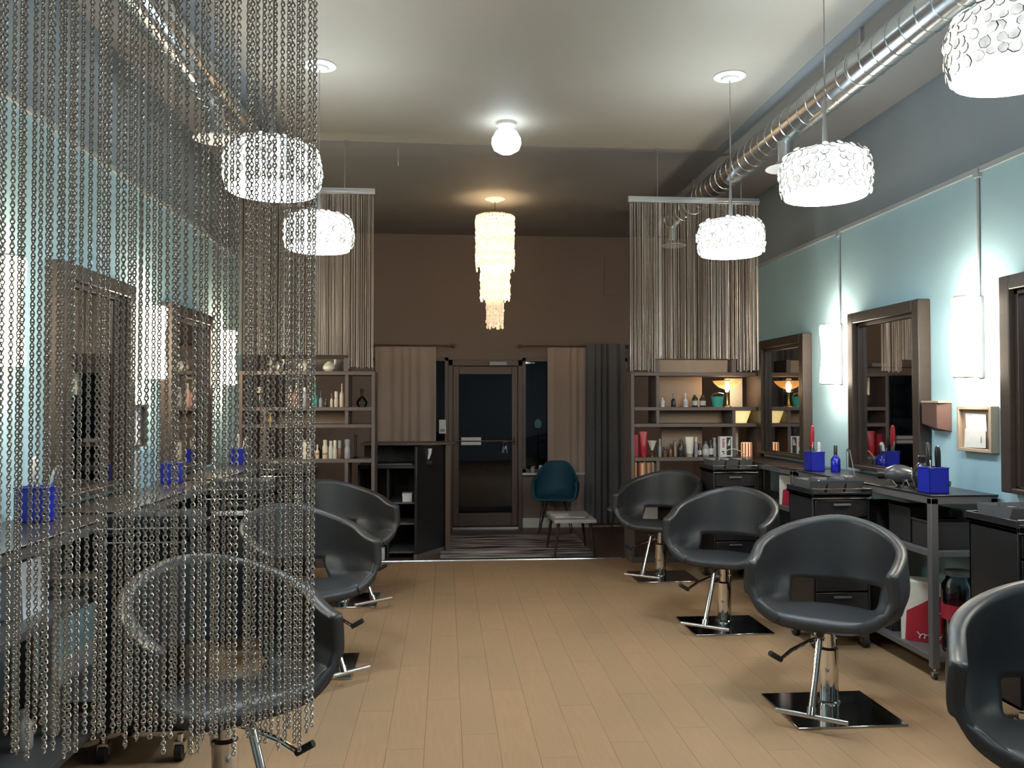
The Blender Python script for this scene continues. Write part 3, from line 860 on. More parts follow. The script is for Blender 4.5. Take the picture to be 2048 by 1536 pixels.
# local coords: desk spans x -.42.. .52 , working side toward the salon
part(dk, 'side_panel', MB().prism([(.17, -.30), (.195, -.30), (.49, .18), (.465, .20)], .06, 1.19), M['blackp'], .003, 'glossy black angled end panel')
part(dk, 'plinth', MB().prism([(.165, -.31), (.20, -.31), (.50, .19), (.46, .22)], 0, .06), M['steel'])
part(dk, 'front_post', MB().prism([(.495, .14), (.55, .14), (.55, .24), (.495, .24)], 0, 1.19), M['doorm'], .004, 'brown end post')
part(dk, 'counter_top', MB().prism([(-.42, -.02), (.30, -.02), (.585, .16), (.585, .45), (-.42, .45)], 1.19, 1.215), M['doorm'], .004, 'brown raised counter top')
part(dk, 'front_panel', MB().box(-.42, .50, .40, .43, 0, 1.19), M['blackm'])
part(dk, 'back_side_panel', MB().box(-.42, -.395, -.28, .40, 0, 1.0), M['blackm'])
part(dk, 'work_surface', MB().prism([(-.42, -.28), (.17, -.28), (.19, -.26), (.40, .10), (.40, .40), (-.42, .40)], .96, .99), M['blackm'], .003)
for z in (.06, .36, .58): part(dk, 'shelf_board', MB().box(-.10, .18, -.22, .38, z, z + .02), M['steel'], .002)
part(dk, 'divider', MB().box(-.12, -.10, -.25, .38, .0, .96), M['blackm'])
for nm, lb, c, d, mm in (('paper_stack', 'white paper box on the upper shelf of the desk', (.09, -.12, .64), (.10, .15, .09), 'paper'),
                      ('paper_box', 'white box with printed bars at the foot of the desk', (-.20, -.20, .06), (.12, .12, .12), 'paper'),
                      ('cardboard_box', 'pale carton standing beside the desk behind the chair', (-.23, -.12, .50), (.16, .10, .16), 'cream')):
    t = thing(nm, lb, 'box', (-.50 + c[0], 9.05 + c[1], c[2] - d[2] / 2))
    part(t, 'body', MB().box(-d[0] / 2, d[0] / 2, -d[1] / 2, d[1] / 2, 0, d[2]), M[mm], .003)
    if nm == 'paper_box':
        for k in range(3): part(t, 'printed_bar', MB().box(-.045 + k * .03, -.03 + k * .03, -d[1] / 2 - .002, -d[1] / 2, .02, .09), M['greybot'])
    else:
        part(t, 'lid', MB().box(-d[0] / 2 - .003, d[0] / 2 + .003, -d[1] / 2 - .003, d[1] / 2 + .003, d[2] - .02, d[2] + .002), M[mm], .002)
part(thing('desk_stand', 'dark stand carrying the pale carton beside the desk', 'stand', (-.73, 8.93, 0)), 'post', MB().box(-.07, .07, -.05, .05, 0, .40).box(-.10, .10, -.07, .07, .40, .42), M['blackm'], .003)
hs = thing('phone_handset', 'white curved phone handset resting at the end of the desk top', 'phone', (-.20, 8.94, .99))
part(hs, 'handset', MB().tube([(.03, 0, .17), (.028, 0, .12), (.015, 0, .07), (-.005, 0, .04)], [.022, .018, .012, .006], 10), M['paper'])
part(hs, 'cradle', MB().box(-.04, .05, -.03, .05, 0, .04), M['blackp'], .004)
kb = thing('keyboard', 'flat black keyboard on the desk work surface', 'keyboard', (-.55, 8.86, .99))
part(kb, 'tray', MB().box(-.20, .20, -.06, .06, 0, .018), M['greyp'], .004)
part(kb, 'keys', MB().box(-.19, .19, -.05, .05, .018, .024), M['blackp'], .002, kind='stuff')

# rug
rg = thing('striped_rug', 'grey striped rug before the glass door', 'rug', (.78, 9.53, 0))
part(rg, 'pile', MB().box(-.84, .84, -.77, .77, 0.0, .012), rug_mat('striped_pile'), .004)
part(rg, 'edge_binding', MB().box(-.845, .845, -.78, -.765, 0, .013).box(-.845, .845, .765, .78, 0, .013), M['blackm'])

# coffee table
ct = thing('coffee_table', 'low grey wooden coffee table on splayed dark legs', 'table', (1.36, 8.98, 0))
part(ct, 'table_top', MB().box(-.225, .225, -.36, .36, .385, .42), M['greywood'], .004)
for sx, sy, fx, fy in ((-1, -1, -.205, -.27), (1, -1, .225, -.24), (-1, 1, -.21, .42), (1, 1, .23, .42)):
    part(ct, 'leg', MB().cyl((fx, fy * .9, .013), (sx * .17, sy * .28, .385), .012, .02, 10), M['wood'])
for i_, (dx, dy, dz, an, lb, sz) in enumerate(((-.03, -.02, .42, .1, 'white open magazine lowest on the coffee table', (.17, .12)), (.06, -.10, .428, -.3, 'dark magazine lying across the white one on the coffee table', (.10, .14)))):
    t = thing('magazine', lb, 'magazine', (1.36 + dx, 8.98 + dy, dz), an)
    part(t, 'pages', MB().box(-sz[0], sz[0], -sz[1], sz[1], 0, .006), M['paper'])
    part(t, 'cover', MB().box(-sz[0], sz[0], -sz[1], sz[1], .006, .008) if i_ else MB().box(-sz[0], -.01, -sz[1], sz[1], .006, .008), M['greybot'] if i_ else M['label'])

# teal chair
PR2 = [(0.02, .43), (.35, .425), (.6, .43), (.78, .45), (.9, .49), (.97, .54), (1.0, .58)]
def ztop_teal(s):
    a_ = abs(s)
    return .66 + .24 * (0.5 + .5 * math.cos(PI * min(1, max(0, a_ - .12) / .42)))
tm = tub(.29, .25, .20, PR2, ztop_teal, lambda s, j: False, 37, .04, .96, 4, .05)
tm.materials.append(M['teal'])
tc_ = thing('lounge_chair', 'teal upholstered armchair on thin black hairpin legs', 'chair', (1.40, 10.50, 0), math.radians(-12))
o = bpy.data.objects.new('seat_shell', tm); C.objects.link(o); o.parent = tc_; solid(o, .035)
part(tc_, 'seat_cushion', MB().lathe([(0, .455), (.17, .455), (.20, .44), (.20, .43), (0, .43)], 24, (0, -.02, 0), 1.05, 1.0), M['teal'])
for sx in (-1, 1):
    for sy in (-1, 1):
        part(tc_, 'hairpin_leg', MB().tube([(sx * .10, sy * .06, .42), (sx * .21, sy * .15, .012), (sx * .215, sy * .165, .006), (sx * .20, sy * .17, .012), (sx * .16, sy * .16, .42)], .006, 8), M['blackm'])

# small side table legs by the grey curtain
sdt = thing('side_table', 'small white-topped stool on dark tapered legs at the foot of the grey curtain', 'stool', (2.15, 10.28, 0))
part(sdt, 'table_top', MB().lathe([(0, .30), (.12, .30), (.125, .31), (.125, .325), (0, .325)], 24), M['rail'])
for k in range(3):
    a = 2 * PI * k / 3 - 2.3
    part(sdt, 'leg', MB().cyl((.16 * math.cos(a), .16 * math.sin(a), 0), (.07 * math.cos(a), .07 * math.sin(a), .30), .008, .018, 10), M['blackm'])

# ------------------------------------------------------------------ shelving
SY0, SY1 = 8.42, 8.76      # front and back of the shelf units
def shelf_unit(name, label, X0, X1, flip):
    t = thing(name, label, 'shelf unit', (X0, SY0, 0))
    D = SY1 - SY0; W = X1 - X0
    def fx(a): return W - a if flip else a
    def bd(nm, a, b_, z0, z1, y0=0, y1=D, m='shelf'):
        lo, hi = sorted((fx(a), fx(b_)))
        part(t, nm, box(lo, hi, y0, y1, z0, z1), M[m], .003)
    bd('post', 0, .035, 0.06, 1.97); bd('post', W - .035, W, .06, 1.97)
    bd('plinth', 0, W, 0, .06)
    bd('shelf_board', .035, W - .035, 1.932, 1.97)
    bd('shelf_board', .035, W - .035, 1.572, 1.608)
    bd('shelf_board', .035, W - .035, 1.40, 1.436)
    bd('shelf_board', .035, W - .035, 1.048, 1.085)
    bd('shelf_board', .035, W - .035, .70, .735)
    bd('shelf_board', .035, W - .035, .38, .415)
    bd('divider', .265, .30, 1.608, 1.932); bd('divider', .265, .30, 1.436, 1.572); bd('divider', .265, .30, .735, 1.048)
    bd('divider', 1.075, 1.11, 1.085, 1.40); bd('divider', 1.075, 1.11, 1.436, 1.572)
    if not flip: bd('book_board', .035, .265, .85, .885)
    bd('back_panel', .30, 1.075, 1.436, 1.572, D - .03, D - .012, 'tan')
    bd('back_panel', .30, .85, 1.608, 1.932, D - .03, D - .012, 'tan') if not flip else None
    bd('back_panel', .40, .85, 1.085, 1.40, D - .03, D - .012, 'tan') if not flip else None
    bd('back_panel', .30, 1.3, .415, .70, D - .03, D - .012, 'shelf')
    # open box standing on top
    bx = (.25, 1.12) if not flip else (.265, 1.05)
    bd('top_box_side', bx[0], bx[0] + .05, 1.97, 2.105); bd('top_box_side', bx[1] - .05, bx[1], 1.97, 2.105)
    bd('top_box_back', bx[0] + .05, bx[1] - .05, 1.97, 2.105, .10 if not flip else D - .05, .115 if not flip else D - .03, 'tan' if not flip else 'shelf')
    return t
SXR, SXL = 1.91, -2.06
shelf_unit('shelf_unit', 'dark open shelf unit with a glowing lamp and hair products', 1.91, 3.30, False)
shelf_unit('shelf_unit', 'dark open shelf unit with white vases and pale bottles', -2.06, -.715, True)

def bottle(name, label, loc, r, h, mm, cap='blackp', caph=.03, capr=.5, cat='bottle', neck=.75, lab=None, group=None, n=14):
    t = thing(name, label, cat, loc, 0, group)
    hb = h - caph
    part(t, 'body', MB().lathe([(0, 0), (r * .92, 0), (r, .006), (r, hb * neck), (r * .75, hb * (neck + .1 * (1 - neck) * 4)), (r * capr * .9, hb * .99), (r * capr * .9, hb), (0, hb)], n), M[mm])
    part(t, 'cap', MB().lathe([(0, hb), (r * capr, hb), (r * capr, h - .004), (r * capr * .85, h), (0, h)], n), M[cap])
    if lab: part(t, 'label_band', MB().lathe([(r + .0006, hb * .15), (r + .0012, hb * .16), (r + .0012, hb * .6), (r + .0006, hb * .61)], n), M[lab])
    return t
def tube_pack(label, loc, w, h, mm, cap, group=None):
    t = thing('cream_tube', label, 'tube', loc, 0, group)
    rows = []
    vs = []; n = 14; fs = []
    L = [(.40, .40, .035), (.42, .42, .04), (.46, .36, h * .5), (.52, .2, h * .85), (.55, .06, h * .97), (.55, .05, h)]
    for (sx, sy, z) in L:
        for i in range(n):
            a = 2 * PI * i / n; vs.append((w * sx * math.cos(a), w * sy * math.sin(a), z))
    for j in range(len(L) - 1):
        for i in range(n): fs.append((j * n + i, j * n + (i + 1) % n, (j + 1) * n + (i + 1) % n, (j + 1) * n + i))
    fs.append(tuple(range((len(L) - 1) * n, len(L) * n)))
    part(t, 'body', MB().add(vs, fs), M[mm])
    part(t, 'cap', MB().lathe([(0, 0), (w * .38, 0), (w * .40, .036), (0, .036)], n), M[cap])
    return t
YS = SY0 + .10
Z1, Z2 = 1.608, 1.085
# upper row of the lamp shelf
g1 = 'bottles on the upper board of the lamp shelf'
bottle('bottle', 'short white bottle at the start of the upper board of the lamp shelf', (2.265, YS, Z1), .027, .10, 'paper', 'paper', .02, .45, group=g1)
sr = bottle('perfume_bottle', 'dark long-necked bottle with a reed, upper board of the lamp shelf', (2.40, YS + .05, Z1), .025, .14, 'darkbot', 'bglass', .05, .3, group=g1)
bottle('bottle', 'slim white bottle with an oval mark, upper board of the lamp shelf', (2.515, YS, Z1), .026, .15, 'paper', 'paper', .05, .25, neck=.6, lab='label', group=g1)
bottle('bottle', 'dark pale-labelled bottle beside the slim white one, upper lamp shelf board', (2.617, YS, Z1), .03, .128, 'darkbot', 'darkbot', .018, .6, lab='label', neck=.85, group=g1)
bottle('bottle', 'dark pale-labelled bottle beside the teal bucket, upper lamp shelf board', (2.70, YS, Z1), .032, .125, 'darkbot', 'darkbot', .018, .6, lab='label', neck=.85, group=g1)
bk = thing('bucket', 'small teal bucket on the shelf beside the brass lamp', 'bucket', (2.86, YS, Z1))
part(bk, 'body', MB().lathe([(0, 0), (.05, 0), (.066, .108), (.07, .112), (.063, .112), (.048, .01), (0, .01)], 24), M['tealp'])
part(bk, 'handle', MB().tube([(-.068, 0, .105), (-.055, -.03, .14), (0, -.045, .15), (.055, -.03, .14), (.068, 0, .105)], .003, 6), M['alu'])
lp = thing('table_lamp', 'brass lamp with a bright bulb and wide glass dish on the shelf', 'lamp', (2.965, YS, Z1))
part(lp, 'base', MB().lathe([(0, 0), (.045, 0), (.045, .008), (.018, .02), (.012, .05), (.010, .14), (.016, .16), (0, .16)], 18), M['gold'])
part(lp, 'bulb', MB().lathe([(.014, .16), (.022, .19), (.026, .22), (.018, .25), (.008, .27), (0, .272)], 14), M['bulb'])
part(lp, 'glass_dish', MB().lathe([(.02, .185), (.08, .205), (.13, .245), (.15, .275)], 28), M['dish'])
part(lp, 'finial', MB().lathe([(0, .288), (.03, .288), (.03, .302), (0, .308)], 12), M['cream'])
# lit lamp standing behind / in the narrow cells
fl2 = thing('shelf_lamp', 'glowing yellow cone shade in the narrow cell of the shelf', 'lamp', (3.12, SY0 + .17, 1.436))
part(fl2, 'shade', MB().lathe([(.075, .004), (.12, .13), (.117, .13), (.072, .004)], 28), M['shade'])
part(fl2, 'base', MB().lathe([(0, 0), (.06, 0), (.06, .004), (0, .004)], 20), M['gold'])
cjar = thing('candle_jar', 'amber ribbed glass jar glowing on the lower board below the yellow shade', 'jar', (3.155, SY0 + .06, Z2))
jm = MB()
nn = 24
jm.lathe([(0, 0), (.055, 0), (.058, .01), (.058, .14), (.054, .15), (0, .15)], nn)
part(cjar, 'glow', jm, M['candle'])
for k in range(12):
    a = 2 * PI * k / 12
    part(cjar, 'rib', MB().cyl((.059 * math.cos(a), .059 * math.sin(a), .004), (.059 * math.cos(a), .059 * math.sin(a), .146), .006, n=6), M['amber'])
pol = thing('cream_board', 'cream upright board behind the brass lamp', 'board', (3.14, SY1 - .02, Z1))
part(pol, 'panel', MB().box(-.07, .07, -.006, .006, 0, .31), M['cream'], .002)
part(pol, 'edge', MB().box(-.075, -.07, -.008, .008, 0, .31), M['gold'])
pol2 = thing('cream_card', 'cream upright card behind the amber jar', 'board', (3.11, SY1 - .02, Z2))
part(pol2, 'panel', MB().box(-.05, .05, -.006, .006, 0, .30), M['cream'], .002)
part(pol2, 'edge', MB().box(-.054, -.05, -.008, .008, 0, .30), M['gold'])
# lower row
g2 = 'hair products on the lower board of the lamp shelf'
bx_ = thing('red_carton', 'slim red carton at the edge of the lower board beside the red tube', 'box', (1.975, YS, Z2), 0, g2)
part(bx_, 'carton', MB().box(-.025, .025, -.03, .03, 0, .235), M['red'], .002)
part(bx_, 'flap', MB().box(-.025, .025, -.03, .03, .235, .238), M['darkbot'])
tube_pack('tall red tube on its cap, lower board of the lamp shelf', (2.06, YS, Z2), .085, .265, 'red', 'red', g2)
t = thing('cone_cup', 'white cone-shaped cup on a small brass foot', 'cup', (2.155, YS, Z2), 0, g2)
part(t, 'cone', MB().lathe([(.012, .07), (.05, .17), (.047, .17), (.01, .08), (0, .08)], 18), M['cream'])
part(t, 'foot', MB().lathe([(0, 0), (.028, 0), (.028, .005), (.006, .012), (.012, .07), (0, .07)], 14), M['gold'])
for nm, lb, xx, r, h, mm, cp, ch_, cr_ in (
        ('spray_bottle', 'thin grey spray bottle after the cone cup', 2.238, .016, .19, 'greybot', 'greybot', .06, .7),
        ('bottle', 'squat dark red bottle after the grey spray', 2.30, .024, .10, 'amber', 'darkbot', .03, .6),
        ('bottle', 'small brown bottle before the slim tan box', 2.36, .022, .14, 'amber', 'darkbot', .05, .4),
        ('bottle', 'dark tall bottle just before the white tube', 2.465, .028, .18, 'darkbot', 'darkbot', .03, .6),
        ('bottle', 'silver narrow bottle right after the white tube', 2.625, .02, .21, 'greybot', 'ivory', .05, .8),
        ('bottle', 'short dark bottle with white foot label', 2.672, .022, .14, 'darkbot', 'darkbot', .03, .6),
        ('bottle', 'clear bottle with white label and dark cap', 2.73, .034, .165, 'greybot', 'darkbot', .03, .55),
        ('bottle', 'dark square-shouldered bottle with tiny white label', 2.785, .026, .175, 'darkbot', 'darkbot', .03, .5),
        ('bottle', 'pale blue-grey tall bottle beside the boxed clippers', 2.825, .02, .20, 'greybot', 'greybot', .02, .9)):
    bottle(nm, lb, (xx, YS + (.03 if h < .15 else 0), Z2), r, h, mm, cp, ch_, cr_, lab='label' if 'label' in lb else None, group=g2)
t = thing('tan_carton', 'slim tan carton among the bottles of the lower board', 'box', (2.41, YS + .04, Z2), 0, g2)
part(t, 'carton', MB().box(-.012, .012, -.02, .02, 0, .165), M['tan'], .002); part(t, 'flap', MB().box(-.012, .012, -.02, .02, .165, .168), M['darkbot'])
tube_pack('white tube standing on its cap, lower board of the lamp shelf', (2.55, YS - .02, Z2), .085, .21, 'cream', 'greybot', g2)
t = thing('clipper_box', 'white and black product box with red print', 'box', (2.935, YS - .06, Z2), 0, g2)
part(t, 'box_body', MB().box(-.082, .082, -.035, .035, 0, .215), M['paper'], .003)
part(t, 'dark_window', MB().box(-.012, .035, -.0365, -.035, .02, .205), M['blackm'])
part(t, 'product_print', MB().add([(-.005, -.0375, .12), (.028, -.0375, .12), (.028, -.0375, .195), (.015, -.0375, .18)], [(0, 1, 2, 3)]), M['label'])
rr = random.Random(5)
pr = MB()
for k in range(9): pr.box(-.058, -.058 + rr.uniform(.012, .028), -.0368, -.035, .10 + k * .0105, .107 + k * .0105)
part(t, 'red_print', pr, M['red'])
pr = MB().box(-.062, -.035, -.0368, -.035, .05, .065).box(-.05, -.035, -.0368, -.035, .03, .05)
for k in range(6): pr.box(.048, .048 + rr.uniform(.01, .024), -.0368, -.035, .05 + k * .022, .06 + k * .022)
part(t, 'black_print', pr, M['blackm'])
t = thing('white_carton', 'low white carton on the shelf board seen through the chair by the grey curtain', 'carton', (2.12, SY0 + .12, .415))
part(t, 'carton', MB().box(-.075, .075, -.09, .09, 0, .17), M['paper'], .003)
part(t, 'lid', MB().box(-.08, .08, -.095, .095, .15, .185), M['label'], .003)
# books
gb = 'books on the low board of the lamp shelf'
xx = 1.955; cols = ['orange', 'darkbot', 'red', 'orange', 'ivory', 'orange', 'amber', 'lightwood', 'orange', 'amber', 'lightwood', 'redwood']
desc = ['orange', 'black', 'red', 'thin orange', 'ivory', 'tall orange', 'amber brown', 'pale tan', 'slim orange', 'brown', 'light tan', 'dark red-brown']
for k in range(12):
    w = [.022, .018, .014, .012, .02, .016, .022, .018, .012, .02, .014, .02][k]; h = [.15, .14, .15, .148, .142, .155, .15, .146, .15, .148, .152, .14][k]
    t = thing('book', desc[k] + ' book, number %d from the post on the low board' % (k + 1) if 0 else desc[k] + ' book on the low board behind the chair by the grey curtain', 'book', (xx, SY0 + .08, .885), 0, gb)
    part(t, 'cover', MB().box(0, .002, -.05, .07, 0, h).box(w - .003, w - .001, -.05, .07, 0, h).box(0, w - .001, -.052, -.05, 0, h), M[cols[k]])
    part(t, 'pages', MB().box(.002, w - .003, -.049, .066, .003, h - .004), M['paper'])
    xx += w + .001
# the white-vase shelf
gv = 'white vases on top of the vase shelf'
for k, (xx, lb) in enumerate(((-1.71, 'white lidded vase nearest the chain edge of the box top'), (-1.45, 'white vase with tall neck in the middle of the box top'), (-1.19, 'squat white vase with a side spout on the box top, clear of chains'))):
    t = thing('vase', lb, 'vase', (xx, YS + .02, 1.97), 0, gv)
    part(t, 'body', MB().lathe([(0, 0), (.04, 0), (.062, .025), (.064, .05), (.045, .08), (.022, .092), (.022, .10), (.016, .10), (.016, .085), (0, .08)], 20), M['cream'])
    part(t, 'spout', MB().tube([(.045, 0, .06), (.06, 0, .085), (.062, 0, .125)], [.014, .012, .014], 10), M['cream'])
    if k == 2: part(t, 'leaf_sprig', MB().tube([(-.03, 0, .08), (-.05, 0, .115)], .01, 6).tube([(0, 0, .09), (-.03, .01, .13)], .008, 6), M['plant'])
gl_ = 'bottles on the upper board of the vase shelf'
def lx(px): return -.715 - (750 - px) / 192.8
for px, w, h, mm, cp, ch_, cr_, lb in ((632, .05, .24, 'tealp', 'tealp', .11, .35, 'pale teal tall-necked bottle at the edge of the chains'),
        (643, .036, .16, 'greybot', 'darkbot', .06, .3, 'grey pump bottle beside the teal one'),
        (653, .03, .09, 'darkbot', 'darkbot', .02, .6, 'short dark pot among the bottles'),
        (664, .026, .14, 'ivory', 'amber', .05, .55, 'small cream bottle with a brown cap'),
        (673, .04, .16, 'ivory', 'paper', .06, .8, 'cream bottle with a wide white cap'),
        (684, .044, .24, 'ivory', 'ivory', .07, .3, 'tall cream nozzle bottle ending the row')):
    bottle('bottle', lb + ', on the upper vase shelf board', (lx(px), YS, Z1), w / 2 * 1.05, h, mm, cp, ch_, cr_, group=gl_)
for px, w, h, mm, lb in ((585, .07, .21, 'pink', 'pink tall bottle on the vase shelf behind the chains'), (597, .06, .24, 'pink', 'second pink bottle, taller, on the vase shelf behind the chains'), (612, .06, .2, 'greybot', 'mauve-grey bottle on the vase shelf behind the chains')):
    bottle('bottle', lb, (lx(px), YS, Z1), w / 2, h, mm, 'cream', .04, .5, group=gl_)
cs = thing('cake_stand', 'white scalloped stand above the pink bottles behind the chains', 'stand', (lx(594), YS + .14, Z1))
part(cs, 'foot', MB().lathe([(0, 0), (.05, 0), (.012, .02), (.012, .285), (0, .285)], 16), M['cream'])
part(cs, 'plate', MB().lathe([(0, .285), (.08, .285), (.092, .30), (.085, .30), (0, .292)], 24), M['cream'])
cr2 = thing('orchid_vase', 'white flowers in a small vase behind the chains on the vase shelf', 'flowers', (lx(527), YS, Z1))
part(cr2, 'pot', MB().lathe([(0, 0), (.03, 0), (.04, .08), (.03, .12), (.026, .12), (0, .1)], 16), M['darkbot'])
fm = MB(); r4 = random.Random(9)
for k in range(9):
    a = r4.uniform(0, 6.28); rr_ = r4.uniform(0, .05)
    fm.lathe([(0, -.012), (.018, 0), (.02, .008), (0, .012)], 8, (rr_ * math.cos(a), rr_ * math.sin(a), .17 + r4.uniform(-.03, .04)))
part(cr2, 'blossoms', fm, M['cream'])
part(cr2, 'stem', MB().tube([(0, 0, .1), (.005, 0, .16)], .004, 6), M['plant'])
fk = thing('glass_decanter', 'round clear glass decanter in the end cell of the vase shelf', 'decanter', (lx(723), YS, Z1))
part(fk, 'flask', MB().lathe([(0, 0), (.04, 0), (.055, .03), (.055, .06), (.03, .095), (.014, .11), (.014, .15), (.02, .155)], 22), M['bglass'])
part(fk, 'stopper', MB().lathe([(0, .152), (.014, .152), (.02, .165), (.014, .185), (0, .19)], 14), M['bglass'])
gm = 'bottles on the lower board of the vase shelf'
for px, w, h, mm, cp, ch_, cr_, lb in ((637, .04, .145, 'ivory', 'ivory', .05, .45, 'small cream bottle with an orange mark'),
        (652, .055, .19, 'ivory', 'ivory', .03, .75, 'stout cream bottle beside the small orange-marked one'),
        (663, .045, .18, 'label', 'label', .03, .7, 'pale grey bottle second after the orange-marked one'),
        (671, .04, .185, 'ivory', 'cream', .06, .8, 'cream bottle with a long white cap'),
        (680, .038, .185, 'amber', 'greybot', .08, .85, 'brown bottle with a grey cap'),
        (695, .06, .195, 'greybot', 'greybot', .06, .9, 'wide grey bottle last in the row')):
    b_ = bottle('bottle', lb + ', lower board of the vase shelf', (lx(px), YS, Z2), w / 2, h, mm, cp, ch_, cr_, group=gm)
    if 'orange' in lb and 'small' in lb: part(b_, 'orange_mark', MB().lathe([(w / 2 + .001, .04), (w / 2 + .0015, .041), (w / 2 + .0015, .06), (w / 2 + .001, .061)], 14), M['orange'])
tv = thing('tall_vase', 'thin tall glass vase beside the post of the vase shelf', 'vase', (lx(711), YS, Z2))
part(tv, 'tube', MB().lathe([(0, 0), (.03, 0), (.03, .006), (.012, .02), (.014, .24), (.012, .25)], 16), M['bglass'])
part(tv, 'foot', MB().lathe([(0, 0), (.034, 0), (.034, .005), (0, .005)], 16), M['bglass'])
wc = thing('white_canister', 'big white patterned canister behind the chain edge, lower board of the vase shelf', 'canister', (lx(616), YS, Z2))
part(wc, 'body', MB().lathe([(0, 0), (.05, 0), (.055, .17), (.05, .175), (0, .175)], 20), M['cream'])
part(wc, 'lid', MB().lathe([(0, .175), (.057, .175), (.057, .19), (0, .195)], 20), M['lightwood'])
tw = thing('twig_vase', 'dry curled twigs in a low pot behind the cream bottles', 'twigs', (lx(640), SY1 - .08, Z2))
part(tw, 'pot', MB().lathe([(0, 0), (.03, 0), (.036, .06), (.03, .1), (0, .09)], 14), M['darkbot'])
part(tw, 'twig', MB().tube([(0, 0, .08), (.03, 0, .18), (.06, 0, .21), (.11, 0, .27)], .004, 6), M['twig'])
part(tw, 'twig', MB().tube([(0, 0, .08), (-.03, 0, .2), (-.02, .0, .29)], .004, 6), M['twig'])
bxy = thing('yellow_tag', 'small mustard box on the vase shelf behind the chains', 'box', (lx(545), YS, 1.436))
part(bxy, 'box_body', MB().box(-.025, .025, -.02, .02, 0, .125), M['gold']); part(bxy, 'lid', MB().box(-.027, .027, -.022, .022, .11, .127), M['lightwood'])

# ------------------------------------------------------------------ things on and around the stations
def tool_box(loc, w, d, h, label, rz=0):
    t = thing('tool_box', label, 'tool box', loc, rz, 'royal blue tool boxes')
    k = .006
    part(t, 'box_body', MB().box(-w, w, -d, -d + k, 0, h).box(-w, w, d - k, d, 0, h).box(-w, -w + k, -d, d, 0, h).box(w - k, w, -d, d, 0, h).box(-w, w, -d, d, 0, k), M['bluebox'], .002)
    part(t, 'rim', MB().box(-w - .003, w + .003, -d - .003, -d + k, h, h + .008).box(-w - .003, w + .003, d - k, d + .003, h, h + .008).box(-w - .003, -w + k, -d, d, h, h + .008).box(w - k, w + .003, -d, d, h, h + .008), M['bluebox'], .002)
    return t
def iron(loc, lean, rz, hm, label, L=.26, group='hair tools standing in the tool boxes'):
    t = thing('curling_iron', label, 'hair tool', loc, rz, group)
    t.rotation_euler = (lean, 0, rz)
    part(t, 'barrel', MB().cyl((0, 0, 0), (0, 0, L * .5), .011, n=12), M['chrome'])
    part(t, 'handle', MB().lathe([(.012, L * .5), (.017, L * .55), (.018, L * .85), (.012, L * .97), (0, L)], 12), M[hm])
    part(t, 'clamp', MB().box(-.006, .006, -.022, -.014, L * .15, L * .62), M['chrome'], .002)
    return t
Zt = 1.10
tool_box((2.985, 4.86, Zt), .062, .065, .15, 'royal blue tool box on the open end of the grey station, below the licence frame')
iron((2.96, 4.84, Zt + .012), -.12, 0, 'blackp', 'black handled iron standing tallest in the blue box below the licence frame', .30)
iron((3.015, 4.85, Zt + .012), -.05, 2.2, 'blackp', 'black handled iron at the wall side of the blue box below the licence frame', .28)
iron((2.955, 4.89, Zt + .012), .1, .8, 'greyp', 'grey handled iron at the back of the blue box below the licence frame', .24)
tool_box((2.985, 6.50, Zt), .058, .065, .15, 'royal blue tool box beside the mirror that is by the shelf')
iron((2.96, 6.49, Zt + .012), .03, 0, 'red', 'red handled hair tool standing in the blue box by the mirror', .36)
iron((2.985, 6.52, Zt + .012), -.06, 1.7, 'blackp', 'black handled hair tool beside the red one', .27)
iron((3.02, 6.50, Zt + .012), .12, 2.6, 'paper', 'white handled brush leaning out of the blue box by the mirror', .22)
b_ = bottle('spray_bottle', 'cobalt blue spray bottle with black top beside the blue tool box', (3.115, 6.40, Zt), .037, .21, 'cobalt', 'blackp', .075, .38, neck=.72)
# hair dryers
def dryer(loc, rz, label, mm):
    t = thing('hair_dryer', label, 'hair dryer', loc, rz, 'hair dryers on the stations')
    part(t, 'body', MB().lathe([(0, -.075), (.05, -.07), (.066, -.02), (.066, .03), (.045, .075), (.03, .09), (0, .09)], 20).xf(Matrix.Translation((0, 0, .072)) @ Matrix.Rotation(PI / 2, 4, 'Y')), M[mm])
    part(t, 'nozzle', MB().lathe([(.03, .085), (.034, .13), (.03, .135), (0, .135)], 16).xf(Matrix.Translation((0, 0, .072)) @ Matrix.Rotation(PI / 2, 4, 'Y')), M['blackp'])
    part(t, 'handle', MB().tube([(-.02, 0, .06), (-.03, -.06, .04), (-.035, -.14, .022)], [.02, .02, .018], 12), M['blackp'])
    part(t, 'ring', MB().torus((-.074, 0, .072), .045, .006, 20, 6, 'x'), M['chrome'])
    return t
dryer((3.02, 5.30, Zt), 2.6, 'grey round hair dryer lying on the station under the mirror', 'darkgrey')
hd = dryer((3.09, 5.06, Zt + .081), 1.2, 'black hair dryer standing on its end behind the blue tool box', 'blackp')
hd.rotation_euler = (0, -PI / 2, .5)
ws = thing('wire_stand', 'thin metal wire stand before the mirror', 'stand', (2.98, 5.95, Zt))
part(ws, 'wire', MB().tube([(0, 0, .01), (0, 0, .19), (.01, -.03, .2), (.03, -.06, .02)], .0035, 8), M['alu'])
part(ws, 'knob', MB().lathe([(0, -.014), (.014, 0), (0, .014)], 12, (.005, -.015, .20)), M['chrome'])
part(ws, 'base', MB().lathe([(0, 0), (.045, 0), (.045, .008), (0, .01)], 18, (.01, -.02, 0)), M['alu'])
cl = thing('hair_clips', 'shiny metal clips lying on the corner of the station worktop', 'clips', (2.95, 5.14, Zt))
